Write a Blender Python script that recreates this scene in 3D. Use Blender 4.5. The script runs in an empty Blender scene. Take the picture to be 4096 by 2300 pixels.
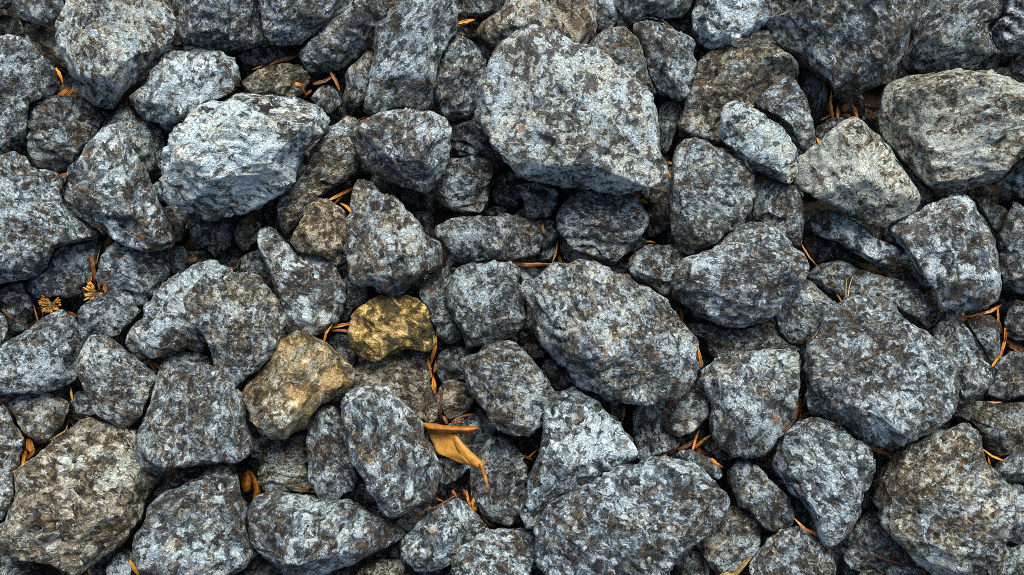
import bpy, bmesh, math, random
import numpy as np
from mathutils import Vector, Matrix

# ------------------------------------------------------------------ camera, sky, sun, exposure
scene = bpy.context.scene
W_PX, H_PX, LENS = 4096, 2300, 35.0
TILT = math.radians(8)
F_PX = W_PX * LENS / 36.0
DIST = 0.80 * LENS / 36.0                       # the frame is 0.8 m wide at the stones
TARGET = np.array((0.0, 0.0, 0.075))
CAM = TARGET + DIST * np.array((0.0, -math.sin(TILT), math.cos(TILT)))
cam_data = bpy.data.cameras.new('camera')
cam_data.lens, cam_data.sensor_width = LENS, 36.0
cam_data.clip_start, cam_data.clip_end = 0.01, 200.0
cam = bpy.data.objects.new('camera', cam_data)
cam.location, cam.rotation_euler = CAM, (TILT, 0, 0)
scene.collection.objects.link(cam)
scene.camera = cam

SUN_EL, SUN_AZ = math.radians(53), math.radians(12)      # azimuth from +Y (up in the picture)
world = bpy.data.worlds.new('World')
scene.world = world
world.use_nodes = True
wn = world.node_tree
sky = wn.nodes.new('ShaderNodeTexSky')
sky.sky_type = 'NISHITA'
sky.sun_disc = False
sky.air_density, sky.dust_density, sky.ozone_density = 1.0, 6.0, 0.8      # a pale, hazy sky
sky.sun_elevation, sky.sun_rotation = SUN_EL, SUN_AZ
wn.nodes['Background'].inputs['Strength'].default_value = 0.065
wn.links.new(sky.outputs[0], wn.nodes['Background'].inputs['Color'])
sun_data = bpy.data.lights.new('sun', 'SUN')
sun_data.energy, sun_data.angle, sun_data.color = 1.5, math.radians(32), (1.0, 0.97, 0.92)
sun = bpy.data.objects.new('sun', sun_data)
sun_dir = Vector((math.sin(SUN_AZ) * math.cos(SUN_EL), math.cos(SUN_AZ) * math.cos(SUN_EL), math.sin(SUN_EL)))
sun.rotation_euler = sun_dir.to_track_quat('Z', 'Y').to_euler()
sun.location = sun_dir * 3
scene.collection.objects.link(sun)
vs = scene.view_settings
vs.view_transform, vs.look, vs.gamma, vs.use_curve_mapping = 'Standard', 'None', 1.0, False
vs.exposure = 1.62
try:
    scene.cycles.use_denoising = False
    scene.cycles.filter_width = 0.9
    scene.cycles.denoiser = 'OPENIMAGEDENOISE'
except Exception:
    pass

rng = np.random.default_rng(7)
random.seed(7)
COL = scene.collection.objects
CR = np.array((1.0, 0.0, 0.0))
CU = np.array((0.0, math.cos(TILT), math.sin(TILT)))
CB = np.array((0.0, -math.sin(TILT), math.cos(TILT)))     # from the scene towards the camera


def ray(px):
    """direction of the photograph's pixels (n,2) from the camera"""
    px = np.asarray(px, float)
    d = ((px[..., :1] - W_PX / 2) / F_PX) * CR - ((px[..., 1:2] - H_PX / 2) / F_PX) * CU - CB
    return d


def at_height(px, z):
    d = ray(px)
    return CAM + d * ((z - CAM[2]) / d[..., 2:3])


def to_px(p):
    q = p - CAM
    dep = -(q @ CB)
    return np.stack((W_PX / 2 + F_PX * (q @ CR) / dep, H_PX / 2 - F_PX * (q @ CU) / dep), -1)


def tile_px(tile, pts):
    ox, oy, s = TILE[tile]
    return np.array([(ox + x / s, oy + y / s) for x, y in pts])


def parse(s):
    return [tuple(float(v) for v in w.split(',')) for w in s.split()]


# ------------------------------------------------------------------ noise
def _hash(ix, iy, iz, seed):
    h = (ix * 374761393 + iy * 668265263 + iz * 2147483647 + seed * 1274126177) & 0xFFFFFFFF
    h = ((h ^ (h >> 13)) * 1274126177) & 0xFFFFFFFF
    h = ((h ^ (h >> 15)) * 2246822519) & 0xFFFFFFFF
    return ((h ^ (h >> 16)) & 0xFFFFFF) / float(0xFFFFFF)


def vnoise(p, seed=0):
    """smooth value noise in -1..1"""
    i = np.floor(p).astype(np.int64)
    f = p - i
    f = f * f * f * (f * (f * 6 - 15) + 10)
    r = 0
    for dx in (0, 1):
        wx = f[:, 0] if dx else 1 - f[:, 0]
        for dy in (0, 1):
            wy = f[:, 1] if dy else 1 - f[:, 1]
            for dz in (0, 1):
                wz = f[:, 2] if dz else 1 - f[:, 2]
                r = r + wx * wy * wz * _hash(i[:, 0] + dx, i[:, 1] + dy, i[:, 2] + dz, seed)
    return r * 2 - 1


# ------------------------------------------------------------------ materials
class NT:
    """a small helper round a node tree"""
    def __init__(self, name):
        self.m = bpy.data.materials.new(name)
        self.m.use_nodes = True
        self.t = self.m.node_tree
        self.bsdf = self.t.nodes['Principled BSDF']

    def n(self, kind, **kw):
        nd = self.t.nodes.new(kind)
        for k, v in kw.items():
            setattr(nd, k, v)
        return nd

    def put(self, sock, v):
        if isinstance(v, bpy.types.NodeSocket):
            self.t.links.new(v, sock)
        else:
            sock.default_value = v

    def math(self, op, a, b=0.0, clamp=False):
        nd = self.n('ShaderNodeMath', operation=op, use_clamp=clamp)
        self.put(nd.inputs[0], a); self.put(nd.inputs[1], b)
        return nd.outputs[0]

    def vmath(self, op, a, b):
        nd = self.n('ShaderNodeVectorMath', operation=op)
        self.put(nd.inputs[0], a)
        if op == 'SCALE':
            self.put(nd.inputs['Scale'], b)
        else:
            self.put(nd.inputs[1], b)
        return nd.outputs[0]

    def noise(self, vec, scale, detail=4.0, rough=0.6, dist=0.0, out=0):
        nd = self.n('ShaderNodeTexNoise')
        self.put(nd.inputs['Vector'], vec)
        nd.inputs['Scale'].default_value = scale
        nd.inputs['Detail'].default_value = detail
        nd.inputs['Roughness'].default_value = rough
        nd.inputs['Distortion'].default_value = dist
        return nd.outputs[out]

    def step(self, v, lo, hi):
        nd = self.n('ShaderNodeMapRange', interpolation_type='SMOOTHSTEP')
        self.put(nd.inputs['Value'], v); self.put(nd.inputs['From Min'], lo); self.put(nd.inputs['From Max'], hi)
        return nd.outputs[0]

    def ramp(self, v, stops):
        nd = self.n('ShaderNodeValToRGB')
        cr = nd.color_ramp
        while len(cr.elements) < len(stops):
            cr.elements.new(0.5)
        for e, (p, c) in zip(cr.elements, stops):
            e.position, e.color = p, (*c, 1)
        self.put(nd.inputs[0], v)
        return nd.outputs[0]

    def mix(self, f, a, b, blend='MIX'):
        nd = self.n('ShaderNodeMix', data_type='RGBA', blend_type=blend)
        self.put(nd.inputs['Factor'], f)
        self.put(nd.inputs['A'], a if isinstance(a, bpy.types.NodeSocket) else (*a, 1))
        self.put(nd.inputs['B'], b if isinstance(b, bpy.types.NodeSocket) else (*b, 1))
        return nd.outputs['Result']

    def attr(self, name, kind='OBJECT', out='Fac'):
        return self.n('ShaderNodeAttribute', attribute_type=kind, attribute_name=name).outputs[out]


def rock_material(name):
    k = NT(name)
    p = k.attr('grain', 'GEOMETRY', 'Vector')            # stone-fixed coordinates turned to the stone's own grain
    tone, warm, white = k.attr('tone'), k.attr('warm'), k.attr('white')
    spot, yellow, blue, pink, fleck = k.attr('spot'), k.attr('yellow'), k.attr('blue'), k.attr('pink'), k.attr('fleck')
    wob = k.vmath('SUBTRACT', k.noise(p, 140, 3, 0.6, 0, 1), (0.5, 0.5, 0.5))
    q = k.vmath('ADD', p, k.vmath('SCALE', wob, 0.010))
    # mineral grains: distorted cells, each with its own grey, streaked along the grain
    vor = k.n('ShaderNodeTexVoronoi', feature='F1')
    qf = k.vmath('ADD', q, k.vmath('SCALE', k.vmath('SUBTRACT', k.noise(p, 700, 4, 0.7, 0, 1), (0.5, 0.5, 0.5)), 0.0034))
    k.put(vor.inputs['Vector'], k.vmath('MULTIPLY', qf, (1, 0.8, 0.42)))
    vor.inputs['Scale'].default_value = 330
    vor2 = k.n('ShaderNodeTexVoronoi', feature='F1')
    k.put(vor2.inputs['Vector'], k.vmath('MULTIPLY', qf, (0.5, 1, 0.9)))
    vor2.inputs['Scale'].default_value = 190
    sep2 = k.n('ShaderNodeSeparateColor'); k.put(sep2.inputs[0], vor2.outputs['Color'])
    cell2 = sep2.outputs[1]
    sepc = k.n('ShaderNodeSeparateColor'); k.put(sepc.inputs[0], vor.outputs['Color'])
    cell = sepc.outputs[0]
    streak = k.noise(k.vmath('MULTIPLY', q, (1, 0.8, 0.16)), 640, 5, 0.62, 0.4)
    mott = k.noise(q, 260, 7, 0.66, 0.3)
    big = k.noise(k.vmath('ADD', p, (0.9, 3.7, 5.1)), 26, 3, 0.5)          # whole faces differ
    big2 = k.noise(k.vmath('ADD', p, (6.9, 0.7, 2.1)), 36, 3, 0.5)
    v = 0.5
    for src, amt in ((cell, 0.42), (cell2, 0.30), (streak, 0.95), (mott, 1.0), (big, 0.45)):
        v = k.math('ADD', k.math('MULTIPLY', k.math('SUBTRACT', src, 0.5), amt), v)
    base = k.ramp(v, [(0.24, (0.009, 0.010, 0.010)), (0.36, (0.042, 0.052, 0.058)), (0.50, (0.096, 0.128, 0.146)),
                      (0.62, (0.20, 0.265, 0.295)), (0.78, (0.56, 0.67, 0.69))])
    warmbase = k.ramp(v, [(0.24, (0.018, 0.015, 0.010)), (0.38, (0.075, 0.066, 0.046)), (0.50, (0.155, 0.148, 0.105)),
                          (0.62, (0.29, 0.28, 0.205)), (0.78, (0.60, 0.58, 0.47))])
    wpatch = k.noise(p, 55, 5, 0.6, 0.3)
    wf = k.step(k.math('ADD', wpatch, k.math('MULTIPLY', k.math('SUBTRACT', warm, 0.42), 0.55)), 0.40, 0.60)
    col = k.mix(wf, base, warmbase)
    bf = k.math('MULTIPLY', k.step(k.noise(k.vmath('ADD', p, (3.1, 0.4, 1.7)), 75, 4, 0.6), 0.46, 0.60), k.math('ADD', k.math('MULTIPLY', blue, 0.6), 0.22))
    bf = k.math('MULTIPLY', bf, k.math('SUBTRACT', 1.0, wf))
    col = k.mix(bf, col, k.mix(1.0, col, (0.78, 1.0, 1.14), 'MULTIPLY'))
    # white crystalline patches
    wn_ = k.math('ADD', k.math('ADD', k.math('MULTIPLY', k.noise(k.vmath('MULTIPLY', k.vmath('ADD', qf, (1.7, 2.3, 0.2)), (1, 0.8, 0.3)), 230, 6, 0.62, 0.4), 0.6), k.math('MULTIPLY', k.noise(k.vmath('ADD', q, (2.7, 0.3, 1.2)), 100, 6, 0.62, 0.3), 0.4)), k.math('ADD', k.math('MULTIPLY', white, 0.085), k.math('MULTIPLY', k.math('SUBTRACT', big, 0.5), 0.55)))
    wmask = k.step(wn_, 0.558, 0.59)
    wcol = k.ramp(streak, [(0.30, (0.18, 0.26, 0.30)), (0.48, (0.43, 0.575, 0.64)), (0.62, (0.76, 0.88, 0.91))])
    wcol = k.mix(k.math('MULTIPLY', wf, 0.85), wcol, k.mix(1.0, wcol, (1.10, 0.97, 0.78), 'MULTIPLY'))
    col = k.mix(k.math('MULTIPLY', wmask, 0.9), col, wcol)
    bn = k.noise(k.vmath('MULTIPLY', k.vmath('ADD', qf, (5.7, 1.3, 4.2)), (1, 0.8, 0.45)), 220, 6, 0.62, 0.4)
    col = k.mix(k.math('MULTIPLY', k.step(bn, 0.57, 0.59), 0.85), col, (0.022, 0.022, 0.022))
    # fine pale veins
    ve = k.noise(k.vmath('MULTIPLY', k.vmath('ADD', q, (2.9, 7.7, 0.6)), (1, 1, 0.5)), 75, 4, 0.55, 0.5)
    vm = k.step(k.math('ABSOLUTE', k.math('SUBTRACT', ve, 0.5)), 0.014, 0.004)
    vm = k.math('MULTIPLY', vm, k.step(big2, 0.44, 0.56))
    col = k.mix(k.math('MULTIPLY', vm, 0.8), col, wcol)
    # brown-black lichen and weathered pits
    dn = k.math('ADD', k.noise(k.vmath('ADD', q, (0.3, 5.3, 2.2)), 105, 8, 0.68, 0.4), k.math('ADD', k.math('MULTIPLY', spot, 0.10), k.math('MULTIPLY', k.math('SUBTRACT', big2, 0.5), 0.45)))
    dmask = k.step(dn, 0.578, 0.602)
    dcol = k.ramp(mott, [(0.40, (0.010, 0.008, 0.007)), (0.55, (0.036, 0.028, 0.020)), (0.68, (0.11, 0.088, 0.06))])
    col = k.mix(k.math('MULTIPLY', dmask, 0.88), col, dcol)
    fringe = k.math('MULTIPLY', k.math('MULTIPLY', k.step(dn, 0.50, 0.57), k.math('SUBTRACT', 1.0, dmask)), k.step(mott, 0.42, 0.58))
    col = k.mix(k.math('MULTIPLY', fringe, 0.5), col, k.mix(streak, (0.06, 0.036, 0.008), (0.52, 0.38, 0.15)))
    # fine pepper on the granite stones
    pep = k.n('ShaderNodeTexVoronoi', feature='F1'); k.put(pep.inputs['Vector'], q); pep.inputs['Scale'].default_value = 95
    pf = k.math('MULTIPLY', k.step(k.math('ADD', pep.outputs['Distance'], k.math('MULTIPLY', mott, 0.30)), 0.42, 0.36), fleck)
    pf = k.math('MULTIPLY', pf, k.step(k.noise(p, 38, 4, 0.6), 0.44, 0.54))
    col = k.mix(pf, col, (0.016, 0.014, 0.013))
    # ochre staining along the patch edges
    on = k.noise(k.vmath('ADD', q, (4.3, 1.3, 0.9)), 170, 9, 0.75, 0.3)
    of = k.math('MULTIPLY', k.step(on, 0.545, 0.63), k.math('ADD', k.math('MULTIPLY', warm, 0.45), 0.40))
    col = k.mix(of, col, k.mix(mott, (0.09, 0.052, 0.012), (0.40, 0.29, 0.12)))
    rn = k.noise(k.vmath('ADD', p, (7.1, 1.9, 3.3)), 34, 6, 0.62)
    col = k.mix(k.math('MULTIPLY', k.step(rn, 0.665, 0.72), 0.75), col, k.mix(mott, (0.09, 0.022, 0.006), (0.52, 0.20, 0.05)))
    # lichen-yellow and pinkish stones
    yn = k.noise(k.vmath('ADD', q, (2.2, 0.1, 6.0)), 78, 10, 0.74, 0.4)
    yl = k.ramp(yn, [(0.40, (0.022, 0.018, 0.007)), (0.485, (0.11, 0.085, 0.022)), (0.525, (0.40, 0.26, 0.05)), (0.57, (0.88, 0.62, 0.25))])
    yl = k.mix(1.0, yl, k.ramp(streak, [(0.3, (0.45, 0.45, 0.45)), (0.62, (1.25, 1.25, 1.25))]), 'MULTIPLY')
    ym = k.math('MULTIPLY', yellow, k.step(k.noise(p, 48, 5, 0.6), k.math('SUBTRACT', 0.62, k.math('MULTIPLY', yellow, 0.55)), k.math('SUBTRACT', 0.80, k.math('MULTIPLY', yellow, 0.55))))
    col = k.mix(k.math('MULTIPLY', ym, 1.0, True), col, yl)
    col = k.mix(k.math('MULTIPLY', pink, 0.8), col, k.mix(1.0, col, (1.25, 0.93, 0.72), 'MULTIPLY'))
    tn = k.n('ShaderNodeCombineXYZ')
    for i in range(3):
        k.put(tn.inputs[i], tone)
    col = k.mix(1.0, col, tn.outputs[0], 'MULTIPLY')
    k.put(k.bsdf.inputs['Base Color'], col)
    rough = k.math('ADD', k.math('MULTIPLY', streak, 0.35), 0.38)
    k.put(k.bsdf.inputs['Roughness'], rough)
    k.bsdf.inputs['Specular IOR Level'].default_value = 0.38
    # fine relief: crystal cleavage, grains, lichen crust
    hgt = k.math('ADD', k.math('MULTIPLY', streak, 0.8), k.math('ADD', k.math('MULTIPLY', mott, 1.1), k.math('MULTIPLY', k.noise(q, 900, 4, 0.65), 0.35)))
    hgt = k.math('ADD', hgt, k.math('MULTIPLY', dmask, -0.18))
    bp = k.n('ShaderNodeBump')
    bp.inputs['Strength'].default_value = 1.0
    bp.inputs['Distance'].default_value = 0.0055
    k.put(bp.inputs['Height'], hgt)
    k.put(k.bsdf.inputs['Normal'], bp.outputs[0])
    return k.m


def leaf_material(name, dark, mid, light, gloss=0.45):
    k = NT(name)
    p = k.attr('grain', 'GEOMETRY', 'Vector')
    rnd = k.n('ShaderNodeObjectInfo').outputs['Random']
    vein = k.noise(k.vmath('MULTIPLY', p, (5, 0.35, 1)), 300, 4, 0.6)
    blot = k.noise(k.vmath('ADD', p, (0.3, 0.7, 0.1)), 120, 6, 0.65)
    f = k.math('ADD', k.math('MULTIPLY', vein, 0.5), k.math('ADD', k.math('MULTIPLY', blot, 0.7), k.math('MULTIPLY', k.math('SUBTRACT', rnd, 0.5), 0.4)))
    col = k.ramp(f, [(0.42, dark), (0.60, mid), (0.78, light)])
    k.put(k.bsdf.inputs['Base Color'], col)
    k.bsdf.inputs['Roughness'].default_value = gloss
    bp = k.n('ShaderNodeBump')
    bp.inputs['Strength'].default_value = 0.5
    bp.inputs['Distance'].default_value = 0.001
    k.put(bp.inputs['Height'], f)
    k.put(k.bsdf.inputs['Normal'], bp.outputs[0])
    tr = k.n('ShaderNodeBsdfTranslucent')
    k.put(tr.inputs['Color'], col)
    mx = k.n('ShaderNodeMixShader')
    mx.inputs[0].default_value = 0.25
    k.t.links.new(k.bsdf.outputs[0], mx.inputs[1]); k.t.links.new(tr.outputs[0], mx.inputs[2])
    k.t.links.new(mx.outputs[0], k.t.nodes['Material Output'].inputs['Surface'])
    return k.m


def soil_material(name):
    k = NT(name)
    tc = k.n('ShaderNodeTexCoord').outputs['Object']
    f = k.noise(tc, 160, 8, 0.7)
    k.put(k.bsdf.inputs['Base Color'], k.ramp(f, [(0.35, (0.010, 0.008, 0.006)), (0.55, (0.03, 0.022, 0.014)), (0.72, (0.075, 0.05, 0.026))]))
    k.bsdf.inputs['Roughness'].default_value = 0.95
    bp = k.n('ShaderNodeBump'); bp.inputs['Distance'].default_value = 0.004
    k.put(bp.inputs['Height'], f); k.put(k.bsdf.inputs['Normal'], bp.outputs[0])
    return k.m


ROCK = rock_material('weathered_rock')
SOIL = soil_material('dark_soil')
LEAF = leaf_material('dry_leaf_orange', (0.03, 0.009, 0.003), (0.26, 0.088, 0.012), (0.66, 0.29, 0.04))
HUSK = leaf_material('dry_leaf_brown', (0.025, 0.009, 0.003), (0.13, 0.045, 0.012), (0.36, 0.16, 0.04))
GOLD = leaf_material('dry_leaf_yellow', (0.22, 0.085, 0.012), (0.46, 0.215, 0.028), (0.66, 0.36, 0.07))
AMBER = leaf_material('dry_leaf_amber', (0.16, 0.055, 0.008), (0.46, 0.19, 0.022), (0.72, 0.38, 0.07))
STRAW = leaf_material('dry_straw', (0.12, 0.075, 0.02), (0.34, 0.24, 0.075), (0.55, 0.43, 0.20))
TWIG = leaf_material('twig_bark', (0.012, 0.007, 0.004), (0.05, 0.026, 0.013), (0.13, 0.075, 0.04), 0.8)


# ------------------------------------------------------------------ tools for the stones
ICO = {}


def ico(level):
    if level not in ICO:
        bm = bmesh.new()
        bmesh.ops.create_icosphere(bm, subdivisions=level, radius=1.0)
        me = bpy.data.meshes.new('stone_base')
        bm.to_mesh(me)
        bm.free()
        me.shade_smooth()
        v = np.empty(len(me.vertices) * 3)
        me.vertices.foreach_get('co', v)
        v = v.reshape(-1, 3)
        me.attributes.new('grain', 'FLOAT_VECTOR', 'POINT')
        pol = np.arccos(np.clip(v[:, 2], -1, 1))
        pol2 = math.pi * (pol / math.pi) ** 1.22               # more points on the upper side
        az = np.arctan2(v[:, 1], v[:, 0])
        ICO[level] = (me, pol2, az)
    return ICO[level]


def rand_rot(r):
    q = r.normal(size=4)
    q /= np.linalg.norm(q)
    w, x, y, z = q
    return np.array([[1 - 2 * (y * y + z * z), 2 * (x * y - w * z), 2 * (x * z + w * y)],
                     [2 * (x * y + w * z), 1 - 2 * (x * x + z * z), 2 * (y * z - w * x)],
                     [2 * (x * z - w * y), 2 * (y * z + w * x), 1 - 2 * (x * x + y * y)]])


def radius_fn(poly, az):
    """distance from the origin to the outline along each direction (farthest crossing)"""
    out = np.full(len(az), 1e-4)
    d = np.stack((np.cos(az), np.sin(az)), -1)
    for a, b in zip(poly, np.roll(poly, -1, axis=0)):
        e = b - a
        den = d[:, 0] * e[1] - d[:, 1] * e[0]
        den = np.where(np.abs(den) < 1e-12, 1e-12, den)
        t = (a[0] * e[1] - a[1] * e[0]) / den
        s = (a[0] * d[:, 1] - a[1] * d[:, 0]) / den
        out = np.where((t > 0) & (s >= -1e-6) & (s <= 1 + 1e-6), np.maximum(out, t), out)
    return out


def smooth_poly(p):
    """one round of gentle corner cutting"""
    q = np.roll(p, -1, axis=0)
    return np.stack((0.9 * p + 0.1 * q, 0.1 * p + 0.9 * q), 1).reshape(-1, 2)


def poly_dist(pts, poly):
    """signed distance in pixels, negative inside"""
    best = np.full(len(pts), 1e9)
    inside = np.zeros(len(pts), bool)
    for a, b in zip(poly, np.roll(poly, -1, axis=0)):
        e = b - a
        w = pts - a
        t = np.clip((w @ e) / max(e @ e, 1e-9), 0, 1)
        best = np.minimum(best, np.hypot(*(w - t[:, None] * e).T))
        c = ((a[1] > pts[:, 1]) != (b[1] > pts[:, 1]))
        with np.errstate(divide='ignore', invalid='ignore'):
            xi = a[0] + (pts[:, 1] - a[1]) * e[0] / (e[1] if e[1] != 0 else 1e-9)
        inside ^= c & (pts[:, 0] < xi)
    return np.where(inside, -best, best)


def poly_area_centre(p):
    x, y = p[:, 0], p[:, 1]
    x2, y2 = np.roll(x, -1), np.roll(y, -1)
    c = x * y2 - x2 * y
    a = c.sum() / 2
    return abs(a), np.array(((x + x2) @ c / (6 * a), (y + y2) @ c / (6 * a)))


def look(s):
    d = dict(t=1.0, w=0.15, h=0.0, s=0.0, y=0.0, b=0.0, p=0.0, g=0.0, H=1.0, n=9)
    cuts, centre = [], None
    for w in s.split():
        if w[0] == 'c':
            cuts.append(tuple(float(v) for v in w[1:].split('/')))
        elif w[0] == 'x':
            centre = tuple(float(v) for v in w[1:].split('/'))
        else:
            d[w[0]] = float(w[1:])
    return d, cuts, centre


def rock_shape(pol, az, R, Rm, Ht, Hb, cuts, r, n_cut=7):
    """a broken stone in its own frame: outline R(az) seen from +z, flat broken faces, chips"""
    nexp = r.uniform(2.6, 3.4)
    ph = math.pi / 2 - pol
    c, s = np.abs(np.cos(ph)) ** (2 / nexp), np.sign(np.sin(ph)) * np.abs(np.sin(ph)) ** (2 / nexp)
    low = s < 0
    c = np.where(low, np.abs(np.cos(ph)) ** 0.9, c)
    p = np.stack((c * R * np.cos(az), c * R * np.sin(az), np.where(low, s * Hb, s * Ht)), -1)
    ring = np.stack((R * np.cos(az), R * np.sin(az), 0 * R), -1)
    planes = [(a, t, f) for a, t, f in cuts]
    a0 = r.uniform(0, 360)
    for i in range(n_cut):
        planes.append((a0 + 360 * (i + r.uniform(-.35, .35)) / n_cut, r.uniform(18, 68), r.uniform(.4, 1.0)))
    planes.append((r.uniform(0, 360), r.uniform(3, 18), r.uniform(.6, 1.2)))
    for a, t, f in planes:
        a, tr = math.radians(a), math.radians(t)
        n = np.array((math.cos(a) * math.sin(tr), math.sin(a) * math.sin(tr), math.cos(tr)))
        d = p @ n
        sup, eq = d.max(), (ring @ n).max()
        lim = sup + (min(eq, sup) - sup) * f * (0.25 + 0.75 * min(1.0, t / 45))
        over = np.maximum(d - lim, 0) * (p[:, 2] > -1e-5)
        p = p - n * (over * 0.985)[:, None]
    return p


def roughen(p, Rm, Ht, grain, r, seed, quiet=1.0):
    nrm = p / np.array((Rm * Rm, Rm * Rm, Ht * Ht * 0.7))
    nrm /= np.linalg.norm(nrm, axis=1, keepdims=True) + 1e-9
    disp = np.zeros(len(p))
    # shell-shaped chips with sharp rims
    top = np.where(p[:, 2] > 0.05 * Ht)[0]
    chip = np.zeros(len(p))
    for _ in range(int(14 + 330 * Rm)):
        c = p[r.choice(top)]
        rad = Rm * r.uniform(.14, .48)
        dep = rad * r.uniform(.06, .24)
        dd = ((p - c) ** 2).sum(1) / (rad * rad)
        chip = np.maximum(chip, dep * np.clip(1 - dd, 0, None) ** 0.8)
    disp -= chip * quiet
    g = grain
    for sc, amp in ((0.030, .0018), (0.013, .0014), (0.0062, .0012), (0.0032, .0009)):
        q = g * np.array((1.0, 1.0, 0.55)) / sc
        nz = vnoise(q, seed)
        if sc < 0.02:
            nz = 1 - 2.0 * np.abs(nz) if sc > .01 else nz       # sharp crests in the middle band
        disp += amp * nz * min(1.0, Rm / 0.03)
    # stepped cleavage across the grain
    lay = g[:, 0] / 0.0105 + 0.8 * vnoise(g / 0.02, seed + 5)
    fr = lay - np.floor(lay)
    disp += (fr - 0.5) * 0.0032 * np.clip(vnoise(g / 0.028, seed + 9) * 1.8 + .2, 0, 1)
    return p + nrm * disp[:, None]

# ------------------------------------------------------------------ what the photograph shows
# tile origins in the 4096 px photograph; points are in enlarged tile pixels
TS = 1.80727
TILE = {c + r: (ox, oy, TS) for c, ox in zip('ABCD', (0, 1000, 2000, 2996)) for r, oy in zip('012', (0, 750, 1500))}
TILE['F'] = (0, 0, 0.6287)
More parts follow.
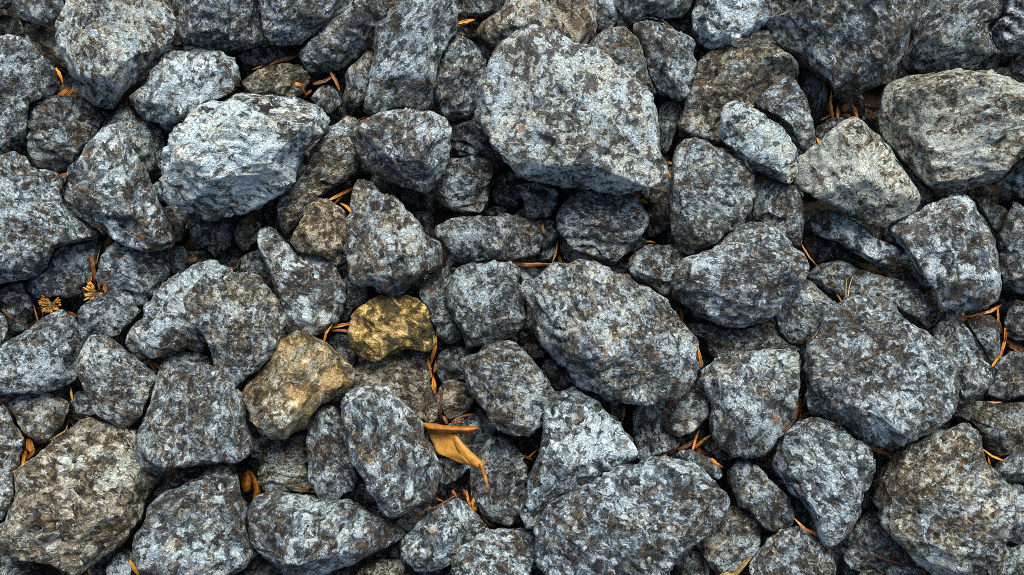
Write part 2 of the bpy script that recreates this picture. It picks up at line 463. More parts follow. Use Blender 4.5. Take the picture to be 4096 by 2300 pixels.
# tile | height level | outline | look (t tone, w warmth, h white, s dark spots, y yellow) and cut planes | label
STONES = [
('A0',3.2,'90,-60 470,-60 465,30 430,130 340,180 250,180 180,130 110,50','t.8','dark round-ended stone beside the big pale cross-cracked boulder'),
('A0',2.4,'-90,-60 80,-60 85,20 40,60 -90,80','','grey stone corner next to the dark round-ended stone'),
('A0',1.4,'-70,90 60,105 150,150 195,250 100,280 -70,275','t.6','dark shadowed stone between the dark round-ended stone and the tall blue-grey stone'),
('A0',1.8,'180,160 300,185 420,240 530,300 560,420 510,530 420,480 300,400 215,290 172,200','t.8 w.6','brownish slanting stone tucked under the big pale cross-cracked boulder'),
('A0',4,'480,-60 1160,-60 1190,20 1250,110 1260,210 1240,300 1190,380 1130,480 1060,560 960,610 890,670 850,750 810,790 740,775 640,730 570,670 520,560 480,480 430,360 418,200 450,100','t1.08 h.8 s-.5 w.25 c-90/62/.8 c-140/60/.6','big pale cross-cracked boulder with a dark lower face'),
('A0',3.2,'-70,255 60,255 190,280 250,340 330,430 400,500 415,600 400,690 300,720 230,760 205,830 190,1000 100,1090 0,1140 -70,1150','t.95','tall blue-grey stone next to the leaf-filled gap under the cross-cracked boulder'),
('A0',2.5,'215,820 240,750 330,715 450,695 570,710 680,770 775,850 720,930 670,1020 600,1080 570,1160 480,1250 380,1240 260,1190 215,1100 205,950','t.75 w.3','rough dark-brown stone beneath the cross-cracked boulder'),
('A0',2.5,'740,900 790,835 880,785 930,775 990,840 1110,890 1165,960 1182,1070 1150,1170 1080,1250 1000,1180 900,1100 850,1050','w.4 t.9','olive-crested stone behind the tall pointed grey stone'),
('A0',3.2,'920,710 980,660 1060,610 1080,550 1150,470 1180,400 1260,360 1400,335 1480,345 1600,375 1680,430 1730,520 1745,570 1690,650 1600,720 1480,745 1420,800 1390,860 1330,910 1250,945 1190,930 1130,880 1050,870 980,800','c-110/58/.7','diamond-shaped speckled stone with a twig along its edge'),
('A0',3.2,'1310,-60 1840,-60 1870,50 1890,150 1930,230 1960,310 1830,340 1760,370 1630,365 1510,355 1420,335 1330,330 1290,250 1290,120','w.3','squat grey stone with green-brown flank behind the diamond-shaped stone'),
('A0',1.6,'1170,-60 1330,-60 1330,340 1240,345 1215,300 1270,200 1250,90','t.6','dark stone sliver between the cross-cracked boulder and the squat grey stone'),
('A0',1.6,'1690,385 1760,350 1960,335 2120,345 2140,420 2100,450 1960,485 1860,490 1760,465','t.65','dark flat stone with an orange leaf lying along its lower edge'),
('A1',3.4,'820,-450 860,-425 920,-345 960,-265 1010,-205 1060,-125 1100,-35 1140,80 1180,170 1220,260 1240,330 1262,400 1240,445 1140,455 1040,450 940,420 850,390 790,350 740,290 640,230 560,180 500,110 465,60 458,-20 470,-75 500,-140 560,-185 620,-285 700,-375 760,-435','h.2 c-140/55/.7 c30/50/.6','tall pointed grey stone like a leaning tooth'),
('F',4,'405,430 410,390 430,340 470,300 500,270 530,255 560,258 600,240 650,237 700,250 740,245 780,258 810,275 828,300 822,330 790,355 770,385 745,430 730,460 700,485 660,515 620,530 590,545 545,558 520,560 495,545 460,530 430,510 410,490','t1.12 h1 s-1 w.25 c-120/60/.7 c-60/55/.4','large whitish boulder with concentric crusty markings'),
('A0',2.9,'1590,750 1690,670 1760,668 1900,705 1970,760 1800,820 1650,800','','low stone rim showing behind the whitish boulder with concentric markings'),
('B0',2.2,'-45,590 0,545 70,500 130,475 280,465 370,470 420,540 420,600 370,680 330,700 220,710 110,700 0,690 -45,640','w.7 t1','beige-olive oblong stone with a curled orange leaf at its end'),
('A0',1.6,'1100,1340 1150,1305 1170,1360 1175,1410 1140,1440','','tiny pale chip between the tall pointed stone and the whitish concentric-marked boulder'),
('A1',3.6,'-70,-215 60,-245 120,-240 180,-205 220,-145 300,-135 380,-100 440,-75 465,-20 460,60 470,110 540,190 640,260 720,310 750,345 700,375 600,390 500,415 420,450 390,490 350,590 290,625 200,655 120,680 0,700 -70,700','t1.02 w.2 h.4 b.4','broad pale green-grey stone with a notched overhanging edge'),
('A1',2,'190,690 230,650 340,600 390,490 450,430 600,395 720,375 735,430 700,560 660,640 635,760 600,795 480,800 350,805 240,795 210,750','t.75','dark blue-grey stone under the notched overhanging stone'),
('A1',2,'700,600 740,520 790,430 870,390 960,400 1060,430 1200,440 1215,500 1235,590 1220,650 1180,690 1140,760 1080,810 1040,860 960,850 860,780 790,745 720,700 700,650','t.8','dark smooth-faced stone under the tall pointed stone, beside upright brown leaves'),
('A1',2.2,'20,740 90,700 160,690 200,780 240,850 235,950 200,1010 160,1060 90,1050 60,980 40,900 10,830 -70,790 -70,740','t.8','dark stone with a short brown twig resting on it'),
('A1',3,'-80,880 0,890 50,960 55,1020 20,1110 0,1150 -80,1160','','grey stone edge below the end of the short brown twig'),
('A1',3,'-80,1190 0,1165 100,1110 160,1070 240,1000 330,940 430,885 470,890 540,960 565,1010 560,1080 590,1150 575,1230 545,1300 560,1360 555,1400 430,1465 300,1480 150,1485 30,1470 -80,1470','h.2 c-80/65/.8','sloping grey stone with dark underside, seed tuft above its peak'),
('A1',2.6,'570,900 600,850 680,800 780,755 860,750 930,770 980,840 1015,900 960,950 900,1030 870,1070 740,1085 660,1095 620,1140 590,1140 572,1050','t.8','small dark blunt stone directly below the golden seed tuft'),
('A1',3.1,'540,1290 570,1230 600,1150 650,1080 700,1070 790,1100 860,1150 920,1200 1000,1250 1080,1310 1140,1370 1150,1390 1110,1455 1080,1525 1050,1590 1020,1665 960,1715 900,1750 850,1735 780,1695 700,1645 650,1555 600,1455 570,1385','h.25 w.3 c150/40/.6 c-70/50/.6','tapering stone with a bright ridge and rust-streaked flank, point downward'),
('A1',2.6,'920,1090 960,1000 1010,960 1030,880 1080,820 1150,740 1200,680 1270,640 1330,620 1360,590 1430,540 1520,520 1600,545 1670,590 1685,640 1650,800 1550,1000 1510,1120 1480,1190 1350,1180 1200,1215 1120,1235 1000,1228 950,1180 918,1130','h.4 w.25 t1.05','pale lichen-topped stone leaning behind a blue-grey heart-shaped stone'),
('A1',4,'1330,820 1360,760 1450,680 1560,645 1700,620 1810,615 1877,650 1937,700 1987,780 2022,840 2047,900 2062,960 2027,1050 1987,1130 1957,1190 1907,1270 1837,1335 1750,1395 1690,1442 1600,1440 1580,1380 1545,1290 1530,1200 1490,1100 1440,1030 1390,980 1350,900','h.1 t1.05 c-90/60/.5','blue-grey heart-shaped stone tapering to a dark tip'),
('A1',2.2,'1150,1350 1160,1280 1210,1220 1290,1190 1380,1178 1460,1190 1520,1240 1532,1310 1500,1350 1300,1410 1180,1410','t.8','dark arched stone under the blue-grey heart-shaped stone'),
('F',4,'400,935 440,915 480,908 520,912 545,935 555,960 590,980 605,1010 615,1060 630,1100 633,1125 620,1145 590,1160 550,1160 500,1165 430,1175 395,1190 360,1175 348,1150 343,1100 365,1055 380,1010 392,970','h.2 c-90/66/.7','bell-shaped grey boulder with a small reddish lichen patch'),
('A1',1.7,'1695,340 1700,300 1740,240 1800,195 1850,230 1890,280 1880,340 1850,400 1780,470 1730,440 1700,390','t.9','small blue-grey wedge stone beside the S-shaped mottled stone'),
('B1',3,'50,370 45,330 80,290 140,285 190,310 230,370 290,430 330,470 430,480 520,490 590,540 640,610 680,680 692,750 680,830 650,930 600,990 540,1050 500,1085 420,1060 350,1040 260,1060 245,1000 250,900 210,800 170,700 130,600 100,520 60,440','h.2 w.25 x300/720','S-shaped mottled stone with purplish patches and a knob at its end'),
('B1',2.1,'-78,600 -75,550 -50,490 0,465 60,440 130,560 180,700 150,720 60,640 0,620','t.75','shadowed stone beneath the knob of the S-shaped mottled stone'),
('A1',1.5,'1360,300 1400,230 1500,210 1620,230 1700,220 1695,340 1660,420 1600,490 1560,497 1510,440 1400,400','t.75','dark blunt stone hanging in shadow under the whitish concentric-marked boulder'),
('A1',1.4,'1210,180 1330,215 1338,300 1320,390 1260,400 1240,300','t.7','dark sliver under the whitish concentric-marked boulder beside the foot of the tall pointed stone'),
('A1',1.4,'1230,500 1270,430 1330,425 1355,470 1350,560 1310,630 1250,620 1225,560','t.7','small dark lump beside the dark smooth-faced stone and the pinkish-brown leaf piece'),
('A1',1,'1640,560 1690,480 1745,455 1750,520 1720,590','t.7','tiny dark chip beside the small orange leaf bit and the thin brown stem'),
('B0',2.6,'560,900 640,880 700,832 760,860 800,920 800,1100 800,1220 720,1280 640,1340 560,1390 500,1430 430,1470 400,1535 360,1605 310,1665 270,1705 220,1685 208,1615 203,1505 215,1430 280,1380 350,1280 410,1200 440,1080 510,1000','w.4 h.1 x470/1230','long curved streaky stone squeezed beside the whitish concentric-marked boulder'),
('B1',3.3,'280,390 310,330 360,250 400,170 440,90 500,68 560,75 620,120 680,170 710,240 705,340 690,420 680,490 640,560 610,570 570,530 500,495 420,485 330,470','w.75 t1 p.45','pink-brown egg-shaped stone beside the dark three-cornered stone'),
('B1',3.5,'740,60 750,0 790,-45 830,-50 900,-20 950,40 1040,60 1090,100 1130,150 1180,220 1230,270 1280,340 1370,390 1405,460 1390,540 1340,620 1250,660 1160,700 1080,770 1020,780 940,745 880,715 800,715 740,670 710,600 705,500 700,420 705,260 730,180 720,110','t.85 w.25 H1.2 n3 c-50/66/1 c20/50/.8 c170/50/.7','dark three-cornered stone above the yellow lichen-crusted stone'),
('B0',3.5,'735,970 760,920 840,870 900,840 980,805 1100,785 1200,785 1290,810 1390,840 1420,880 1450,930 1430,1040 1435,1130 1420,1230 1380,1330 1310,1390 1240,1400 1150,1360 1060,1330 980,1280 900,1240 830,1200 790,1130 760,1080 735,1010','s.3 h.15 c-110/66/.9 c80/60/.4','rounded dark-speckled stone with a pale brown-edged crown'),
('B0',3.3,'900,230 920,180 1000,120 1060,70 1130,30 1180,-60 1470,-60 1482,50 1482,250 1440,290 1400,350 1360,450 1340,550 1335,680 1340,790 1290,810 1200,800 1100,800 1000,810 940,830 880,840 830,800 835,730 870,600 890,520 900,400 895,300','h.3 w.15 c0/60/.6 c90/50/.4','tall upright block with pale shoulders and rusty specks'),
('B0',2.5,'360,370 420,320 500,220 560,160 640,110 700,60 760,0 800,-60 1030,-60 1020,60 960,130 900,200 850,310 800,380 720,450 660,500 560,515 470,525 420,500 370,430','t.85 c-60/60/.8','slanting dark stone between the tall upright block and a rounded stone'),
('B0',3.5,'60,-60 740,-60 680,40 600,110 540,180 480,250 420,290 360,310 270,315 190,325 130,270 90,190 80,110 70,50','t1 c-30/60/.8','rounded blue-grey stone with a small reddish fleck patch'),
('B0',2,'685,540 740,470 800,420 840,365 885,365 905,420 900,520 870,620 850,720 800,765 740,780 690,790 668,740 690,640','t.8','dark stone standing against the tall upright block, dry grass blade beside it'),
('B0',1.6,'435,710 480,660 530,615 600,620 640,680 662,750 610,800 580,830 520,790 470,750','t.8','small angular stone between brown leaves behind the whitish boulder'),
('B0',3,'1350,450 1380,380 1430,310 1480,272 1540,275 1600,310 1650,370 1690,450 1690,560 1660,640 1640,760 1580,850 1480,865 1410,850 1380,780 1345,680 1335,560','w.15','upright oval stone leaning on the largest blue-white boulder'),
('F',4.6,'1192,250 1207,190 1230,150 1250,110 1280,90 1340,72 1395,75 1420,90 1440,105 1500,120 1560,165 1600,190 1620,215 1640,230 1655,280 1660,330 1655,385 1672,405 1675,440 1660,460 1630,470 1600,478 1570,490 1520,488 1480,475 1420,475 1360,465 1310,450 1285,430 1265,400 1245,370 1225,340 1198,300','t1.12 h2 s.35 b1 c-95/58/.95 c165/52/.7 c60/40/.35 c-20/45/.3','largest boulder, bright blue-white with brown lichen spots'),
('B0',2,'1450,1000 1460,900 1500,850 1600,790 1680,900 1790,1080 1720,1115 1600,1130 1520,1125 1460,1090','t.8','knobbly stone wedged beneath the largest blue-white boulder'),
('B0',2,'1425,1230 1440,1150 1520,1155 1640,1150 1720,1170 1752,1210 1745,1290 1735,1380 1735,1415 1728,1485 1680,1532 1560,1544 1450,1527 1390,1477 1350,1395 1390,1330','t.85','crinkled dark stone under the edge of the rounded dark-speckled stone'),
('C1',1.7,'100,-20 180,100 180,190 220,225 320,228 390,180 420,110 410,20 300,-30','t1','small stone with one pale facet in the shadow of the largest boulder'),
('C1',2.6,'410,250 440,160 500,90 560,50 680,20 860,40 980,50 1000,100 1060,180 1072,230 1050,300 1000,340 970,390 930,450 880,500 860,555 820,568 770,560 700,520 600,480 540,440 480,360 420,300','t.85 c-50/55/.6','jagged dark stone with a pointed tip, below the largest boulder'),
('B1',2.6,'1310,330 1360,270 1450,230 1540,205 1700,205 1850,195 1930,205 2020,250 2080,290 2115,340 2110,420 2090,480 1880,530 1700,545 1560,555 1430,530 1410,460 1390,400','t.85 c-90/70/1','long flat dark stone with an undercut lower side'),
('C1',1.7,'230,240 300,230 380,240 420,290 430,350 400,400 360,430 300,440 250,350','t.8','small stone with a curled orange leaf bit on it'),
('C1',1.3,'290,440 380,400 402,470 370,530 300,530','t.8','tiny stone chip beside the standing orange needle and the long flat dark stone'),
('C1',1.7,'440,440 460,370 540,420 640,480 720,520 640,555 520,560 460,520','t.7','dark stone chip beneath the jagged pointed stone'),
('C1',2.4,'920,560 930,510 990,450 1060,405 1130,400 1220,405 1290,440 1360,500 1330,580 1300,650 1250,720 1215,772 1150,755 1080,695 990,670 940,630','t.9 c-120/60/.7','grey stone with a dark lower face between two large boulders'),
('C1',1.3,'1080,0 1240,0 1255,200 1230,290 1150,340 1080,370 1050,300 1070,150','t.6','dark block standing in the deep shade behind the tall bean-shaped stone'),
('C1',1.2,'930,480 960,400 1020,350 1075,390 1000,450','t.6','dark chip between the jagged pointed stone and the grey stone with dark lower face'),
('C1',4,'140,710 170,680 260,640 330,580 390,545 440,548 500,570 560,545 620,532 700,545 760,580 840,610 920,640 980,690 1060,720 1150,770 1190,800 1220,870 1270,950 1310,1000 1370,1060 1415,1110 1425,1180 1440,1260 1420,1340 1390,1415 1330,1475 1230,1515 1120,1545 1020,1570 920,1555 840,1535 770,1525 700,1475 600,1435 530,1385 480,1290 390,1250 330,1200 270,1130 245,1000 215,900 190,820 150,770','t.95 w.25 h.1 c-130/62/.8 c-30/52/.5 c100/45/.4','large tapering boulder with brown blotches and a tiny pink fleck'),
('B1',3,'1420,700 1430,640 1500,590 1560,555 1680,540 1800,540 1900,550 1945,590 1960,680 1990,780 2002,870 2000,940 1960,1010 1920,1080 1790,1105 1680,1140 1590,1160 1560,1130 1545,1060 1500,960 1470,900 1425,850 1415,770','t.9 c-40/60/.6','squarish blue-grey stone with a dark vertical crack'),
('B1',2.4,'1225,760 1240,720 1330,640 1410,590 1460,568 1520,590 1470,640 1440,720 1435,830 1475,900 1510,980 1535,1070 1480,1120 1410,1140 1350,1050 1320,960 1280,860 1250,820','t.8','narrow broken stone pressed against the squarish cracked stone'),
('B1',3.1,'735,960 770,890 830,850 900,810 960,785 1060,795 1130,785 1210,790 1245,830 1260,880 1290,940 1310,1000 1325,1080 1320,1160 1270,1190 1200,1170 1120,1150 1060,1180 990,1220 930,1255 860,1240 790,1230 760,1170 730,1130 720,1060','y.95 w1 t.85','yellow lichen-crusted stone with a bright ochre patch'),
('B1',3.5,'340,1050 420,1040 470,1080 560,1130 620,1190 680,1230 720,1290 750,1350 740,1425 680,1485 560,1545 480,1590 430,1665 400,1725 310,1765 220,1795 140,1810 90,1775 40,1725 0,1635 -40,1540 -60,1480 -20,1440 20,1400 60,1340 150,1220 190,1130','y.45 w.85 t1 c-50/62/.9 c140/45/.4','olive-green stone with dark smears and a rusty orange base'),
('B1',2,'745,1340 800,1270 880,1235 1000,1210 1060,1180 1180,1170 1250,1200 1270,1300 1300,1440 1330,1505 1357,1605 1352,1700 1250,1700 1100,1620 900,1560 740,1500','w.8 t.85','brown-olive flat stone under the yellow lichen-crusted stone'),
('B2',3,'415,330 440,260 490,192 540,215 600,250 650,290 690,380 700,450 705,530 730,640 770,720 790,770 740,820 680,870 620,910 560,920 500,890 470,830 430,750 420,600 410,480','t.85 c180/55/.6','narrow upright stone pointed at the end, next to the large ribbed oval stone'),
('B2',4,'665,230 680,150 740,100 820,85 880,85 920,70 980,80 1040,120 1110,180 1180,250 1240,340 1270,430 1320,520 1345,600 1370,680 1360,780 1340,850 1290,900 1220,930 1130,990 1050,1035 990,1010 940,960 890,880 830,800 770,690 740,590 715,500 690,370 670,290','h.3 t1.05 c-90/62/.6','large ribbed oval stone touching the big curled yellow leaf'),
('B2',2,'80,560 100,500 180,460 300,430 410,390 430,480 440,620 450,770 455,830 370,850 260,845 120,840 70,800 70,680','t.8 w.5','brown-stained dark stone between two leaves, under the olive-green stone'),
('B2',1.6,'-15,560 0,500 40,440 90,430 160,460 110,520 95,630 50,600 0,610','t.7','small dark stone between the bell-shaped boulder and the brown-stained dark stone'),
('B2',3.4,'-15,960 60,880 150,840 230,845 320,850 430,860 500,890 560,925 700,910 800,950 880,1000 960,1040 1060,1090 1120,1130 1137,1160 1070,1210 980,1250 880,1290 780,1340 690,1370 590,1420 480,1438 380,1450 250,1450 150,1385 70,1290 20,1230 0,1130 -20,1040','t.9 c-80/66/1 c90/40/.6','broad flat-topped stone tapering to a beak with dark underside'),
('A2',3,'110,720 160,650 230,620 300,570 370,510 430,460 520,390 600,350 660,335 740,355 850,370 1000,390 1120,500 1200,690 1170,760 1100,850 1070,920 1040,1000 990,1090 930,1150 880,1230 800,1280 720,1330 640,1390 560,1430 490,1437 420,1390 350,1350 230,1330 120,1320 50,1290 0,1250 -20,1200 20,1130 50,1040 80,960 110,880 120,800','w.7 h.35 s-.5 t.95 g1 c-60/48/.8 c110/35/.5','big tan-grey granite slab with black flecks and a golden straw across its corner'),
('A2',2.2,'100,190 160,130 280,125 380,125 450,160 500,210 490,270 460,320 410,400 360,470 290,500 220,450 150,390 110,300 60,230','t.8 w.4','dark triangular stone pointing down beside the golden straw'),
('A2',3,'-80,240 20,230 70,310 100,380 150,430 150,560 140,640 100,720 90,850 60,950 20,1050 -80,1060','','blue-grey stone edge beside the orange leaves and the granite slab'),
('A2',1.7,'515,190 540,130 600,125 670,170 720,270 650,290 560,270','h.1','little stone peeking between the dark triangular stone and rust-streaked tapering stone'),
('A2',3.5,'965,1250 990,1170 1040,1110 1070,1020 1100,930 1180,880 1230,840 1330,810 1400,760 1480,700 1570,655 1660,650 1700,700 1730,800 1760,880 1785,960 1775,1050 1790,1150 1810,1220 1837,1290 1800,1340 1740,1390 1640,1440 1500,1480 1300,1480 1100,1460 1000,1420 960,1340','t.95 h.15 c-90/66/.8 c150/45/.5','lumpy blue-grey boulder beside the small curled orange leaf'),
('A2',1.6,'1080,910 1140,800 1230,730 1330,680 1440,670 1470,740 1370,820 1200,890','t.65','dark stone in the crevice under the bell-shaped boulder'),
('A2',2,'740,1470 760,1400 820,1320 880,1245 955,1255 970,1340 950,1440 940,1490 740,1490','t.9','small blue-grey stone between the granite slab and the lumpy boulder'),
('A2',2,'-60,1270 50,1280 120,1315 222,1335 217,1490 -60,1490','','grey stone poking out from beneath the granite slab'),
('A2',1.6,'1740,1490 1760,1400 1830,1330 1850,1250 1900,1270 1990,1350 2030,1490','t.65','dark stone between the lumpy blue-grey boulder and the beaked flat-topped stone'),
('B2',2.2,'745,1490 760,1430 830,1380 900,1345 1000,1338 1090,1345 1125,1400 1140,1490','w.8','olive-tinted stone below the beaked flat-topped stone'),
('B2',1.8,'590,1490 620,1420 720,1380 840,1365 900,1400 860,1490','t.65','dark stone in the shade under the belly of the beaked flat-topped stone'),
('B2',3,'1095,1220 1120,1170 1190,1110 1230,1040 1310,970 1400,915 1480,885 1550,910 1600,960 1650,1020 1700,1070 1737,1120 1700,1145 1620,1195 1560,1235 1510,1290 1470,1325 1420,1370 1320,1410 1220,1420 1170,1370 1100,1320','t1 c-110/60/.7','faceted grey stone below a tangle of orange husks'),
('B2',3,'1465,1390 1480,1320 1530,1260 1600,1200 1660,1150 1740,1125 1850,1125 1950,1118 2020,1140 2052,1200 2055,1300 2030,1490 1480,1490','h.8 t1.1','stone with a chalk-white face next to the faceted grey stone'),
('B2',1.6,'1360,120 1400,50 1450,35 1530,50 1590,80 1620,170 1590,250 1520,290 1440,330 1400,280 1370,200','t.8 p.4','purplish dark stone above the big curled yellow leaf'),
('B2',2,'1355,440 1450,350 1560,315 1660,275 1720,310 1800,380 1730,480 1670,580 1630,660 1560,700 1480,760 1410,797 1370,780 1350,700 1345,560','t.9','smooth stone lying under the big curled yellow leaf'),
('B2',2.1,'1590,780 1610,680 1650,580 1690,500 1750,445 1810,435 1880,460 1927,520 1977,600 2010,680 2000,800 1985,900 1990,1010 1957,1072 1860,1082 1760,1062 1700,1000 1640,930 1600,860','t.8','dark rough stone touched by the stalk of the big curled leaf'),
('B1',3.4,'1520,1255 1560,1220 1640,1200 1720,1150 1800,1110 1890,1103 1930,1130 1970,1190 2030,1250 2090,1310 2130,1370 2160,1440 2197,1505 2157,1575 2117,1635 2107,1725 2027,1785 1917,1795 1807,1765 1740,1690 1700,1610 1650,1540 1590,1500 1565,1400 1560,1340 1525,1290','t.95 h.15 c-70/60/.6','hunched grey stone with a rusty brown corner, beside the large blotched boulder'),
('B1',1.6,'1335,1260 1380,1180 1460,1150 1560,1155 1620,1190 1560,1230 1540,1290 1580,1390 1480,1400 1390,1420 1350,1370','t.7 p.3','dark stone in shadow below the squarish cracked stone'),
('C1',1.7,'120,1110 190,1080 240,1040 270,1100 310,1190 320,1235 240,1245 190,1200','t.8','small dark stone between the hunched grey stone and the large blotched boulder'),
('C1',2,'295,1300 330,1235 390,1240 480,1280 550,1380 620,1440 570,1480 480,1450 440,1475 380,1450 340,1380','t.7','dark broken stone under the large blotched boulder'),
('C2',3.5,'480,80 530,60 580,90 640,150 720,210 800,280 860,340 920,410 970,480 995,560 980,610 900,640 800,700 700,760 600,820 480,880 430,910 370,940 310,1030 250,1095 190,1092 150,980 150,910 200,850 200,760 230,700 280,590 295,480 310,400 320,300 370,200 390,130','h.35 t1.05 c-60/64/.8 c160/48/.5 x500/520','leaning triangular pale stone with mossy brown shoulder'),
('C2',1.6,'640,130 740,150 850,180 870,260 840,325 780,280 720,215','t.7','dark stone between the leaning triangular pale stone and the large blotched boulder'),
('C2',2,'960,280 1010,215 1100,190 1200,175 1255,230 1240,280 1195,360 1205,420 1270,450 1277,520 1200,555 1110,592 1020,622 995,605 990,520 955,420 965,350','h.3 t.9','stone with a pale vertical band below the large blotched boulder'),
('C2',2.5,'1190,350 1240,290 1290,210 1330,130 1420,105 1480,165 1510,230 1495,310 1440,360 1380,410 1310,440 1240,422 1200,400','t.8','small dark block perched over the brown leaf litter'),
('F',3.5,'1757,950 1770,925 1790,915 1815,890 1850,885 1900,882 1950,878 2000,880 2017,895 2010,940 2008,990 2000,1040 1985,1075 1955,1095 1940,1130 1920,1155 1880,1155 1840,1150 1800,1130 1785,1100 1782,1060 1790,1020 1775,985','h.3 c-90/64/.7','square-shouldered grey boulder with a dark slit across it'),
('C1',2.4,'1340,990 1450,980 1600,1015 1750,1025 1860,990 1940,975 2000,1000 2050,1060 2110,1110 2162,1150 2150,1200 2050,1195 1950,1215 1700,1212 1620,1252 1540,1232 1495,1160 1490,1110 1400,1060','t.85','low dark stone between two large boulders above the square-shouldered one'),
('F',4,'1685,745 1700,710 1700,690 1725,655 1760,640 1790,625 1820,600 1855,570 1890,560 1935,562 1965,580 1990,605 2000,625 2025,640 2035,670 2025,700 2000,725 1980,755 1960,785 1935,800 1900,810 1865,825 1820,822 1785,810 1750,790 1720,765','t1.05 h.35 c-100/62/.8 c120/40/.4','large blue-grey boulder with a straight slanting upper edge'),
('F',3.5,'1700,375 1715,350 1745,343 1775,352 1800,370 1830,375 1855,390 1875,415 1892,440 1897,490 1890,530 1865,560 1845,580 1815,595 1790,615 1765,625 1735,645 1710,630 1698,600 1692,560 1690,520 1692,460 1697,420','w.3 t.95 c-50/55/.6','tall bean-shaped stone with a notch in its crown'),
('F',4,'1817,290 1825,260 1850,250 1880,262 1905,280 1930,300 1960,315 1985,345 2000,370 2005,410 2000,445 1985,460 1950,450 1920,438 1895,430 1875,400 1845,380 1825,360 1818,330','h.9 s-.7 t1.1 w.25','pale drop-shaped stone lying over the tall bean-shaped stone'),
('C0',2.6,'1430,480 1460,410 1530,360 1620,340 1750,345 1790,330 1830,350 1900,318 1960,318 2060,370 2130,430 2160,520 2165,580 2120,640 2050,720 1900,760 1750,790 1680,830 1650,900 1630,990 1560,1042 1480,1012 1380,992 1300,1005 1280,900 1320,780 1320,700 1380,620 1400,560','w.45 t.95 x1600/620','broad brown-grey stone partly covered by the pale drop-shaped stone'),
('D0',3,'40,740 80,690 150,640 220,600 250,560 290,550 330,570 370,640 420,700 430,760 465,860 480,960 490,1040 440,1090 400,1110 350,1060 320,960 270,900 210,850 140,810 70,790','w.3 t.9 c-20/50/.6','hooked crusty stone with a pinkish patch beside the needle-filled gap'),
('D0',1.7,'360,560 400,505 480,545 545,585 568,670 555,750 530,830 470,870 440,800 420,700 380,640','t.75','dark stone beside the needle-filled gap under the broad dark boulder'),
('D0',4,'115,160 150,120 220,110 300,60 340,0 380,-60 1190,-60 1225,30 1220,100 1180,170 1160,300 1130,390 1080,450 1040,530 970,590 900,640 800,680 740,700 660,690 610,640 580,600 510,570 430,520 390,460 300,380 220,330 160,260','t.85 w.15 c-90/58/.8 c-140/50/.5','broad dark blue boulder tapering down over the needle-filled gap'),
('D0',3,'1230,60 1240,-60 1840,-60 1852,60 1800,130 1720,170 1735,240 1752,330 1722,400 1650,470 1560,500 1430,505 1300,535 1180,532 1110,480 1120,410 1170,340 1180,220 1210,150','t.9 h.15 c-90/62/.7','dark layered stone behind the pale black-lichened slab'),
('D0',3.5,'1760,230 1780,150 1840,100 1860,0 1880,-60 2080,-60 2080,380 1960,377 1860,382 1790,350 1770,290','','blue-grey stone beside the dark layered stone'),
('D0',1.6,'1650,480 1720,420 1790,375 1820,440 1790,515 1700,515','t.7','small dark stone between the dark layered stone and the pale lichened slab'),
('D0',2.4,'1885,520 1910,450 1960,430 2080,430 2080,600 1960,570','','grey stone end poking up behind the pale black-lichened slab'),
('D0',4,'930,930 940,780 980,620 1050,580 1150,545 1280,545 1400,520 1500,500 1640,510 1780,520 1900,540 1960,580 2080,640 2080,980 1990,1060 1930,1140 1900,1200 1830,1280 1720,1340 1620,1360 1520,1400 1430,1437 1350,1430 1300,1370 1250,1300 1180,1230 1100,1180 1050,1100 1000,1060 950,1000','h1 s-.8 w.5 t1.03 g.8 H.8 c-100/60/.6 c180/55/.5','large pale slab peppered with black lichen spots'),
('D0',2.8,'1750,1330 1850,1280 1930,1180 2000,1050 2080,980 2080,1420 1960,1432 1880,1380','h.2','blue-grey stone tucked under the pale black-lichened slab'),
('D0',4,'310,1320 340,1260 360,1180 420,1110 500,1050 560,1000 620,930 660,880 700,860 760,855 810,870 850,920 900,980 950,1010 1010,1060 1060,1140 1110,1200 1150,1280 1190,1340 1240,1420 1240,1450 1220,1510 1180,1545 1100,1565 1040,1615 980,1632 860,1622 780,1577 690,1527 600,1477 550,1437 460,1402 380,1372','h1 s-1 w.6 t1.05 g.6 H1.6 n2 c168/46/1 c5/40/1 c-75/38/.95','pale pyramid-shaped stone with a sharp ridge'),
('D0',2,'475,930 560,860 630,838 705,855 660,950 580,1020 510,1060 480,1010','t.75','dark stone with an orange stain behind the pale pyramid'),
('D0',2.5,'1110,1200 1190,1235 1260,1290 1300,1370 1332,1430 1322,1480 1250,1512 1200,1545 1180,1400','w.3 t.85','small brownish stone between the pale pyramid and the pale lichened slab'),
('D1',2.9,'30,200 50,100 80,0 100,-40 150,-60 250,-40 320,-10 370,50 387,120 402,240 387,330 382,430 330,440 270,400 200,300 130,270 60,240','t.95 h.15','blocky grey stone next to the slanting-edged blue boulder with a black hole beside it'),
('D1',2.9,'440,240 460,180 490,160 570,170 640,180 700,210 780,260 850,310 900,360 960,380 1020,410 1070,430 1092,480 1072,540 1000,580 920,562 850,520 780,480 700,440 650,390 560,370 480,340 450,300','t.95 h.15 c-110/60/.6','slim sloping stone shaped like a bone below the pale pyramid'),
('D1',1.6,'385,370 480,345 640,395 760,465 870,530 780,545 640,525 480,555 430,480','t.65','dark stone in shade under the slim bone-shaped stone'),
('D1',2.5,'395,650 460,580 560,550 650,525 720,540 800,590 900,620 1000,640 1100,660 1200,700 1250,760 1300,830 1340,900 1372,930 1340,990 1280,1022 1210,985 1150,930 1080,860 990,820 850,795 760,785 650,800 580,775 480,705','w.35 t.9','long ridged stone with golden stain near its end and dry grass on it'),
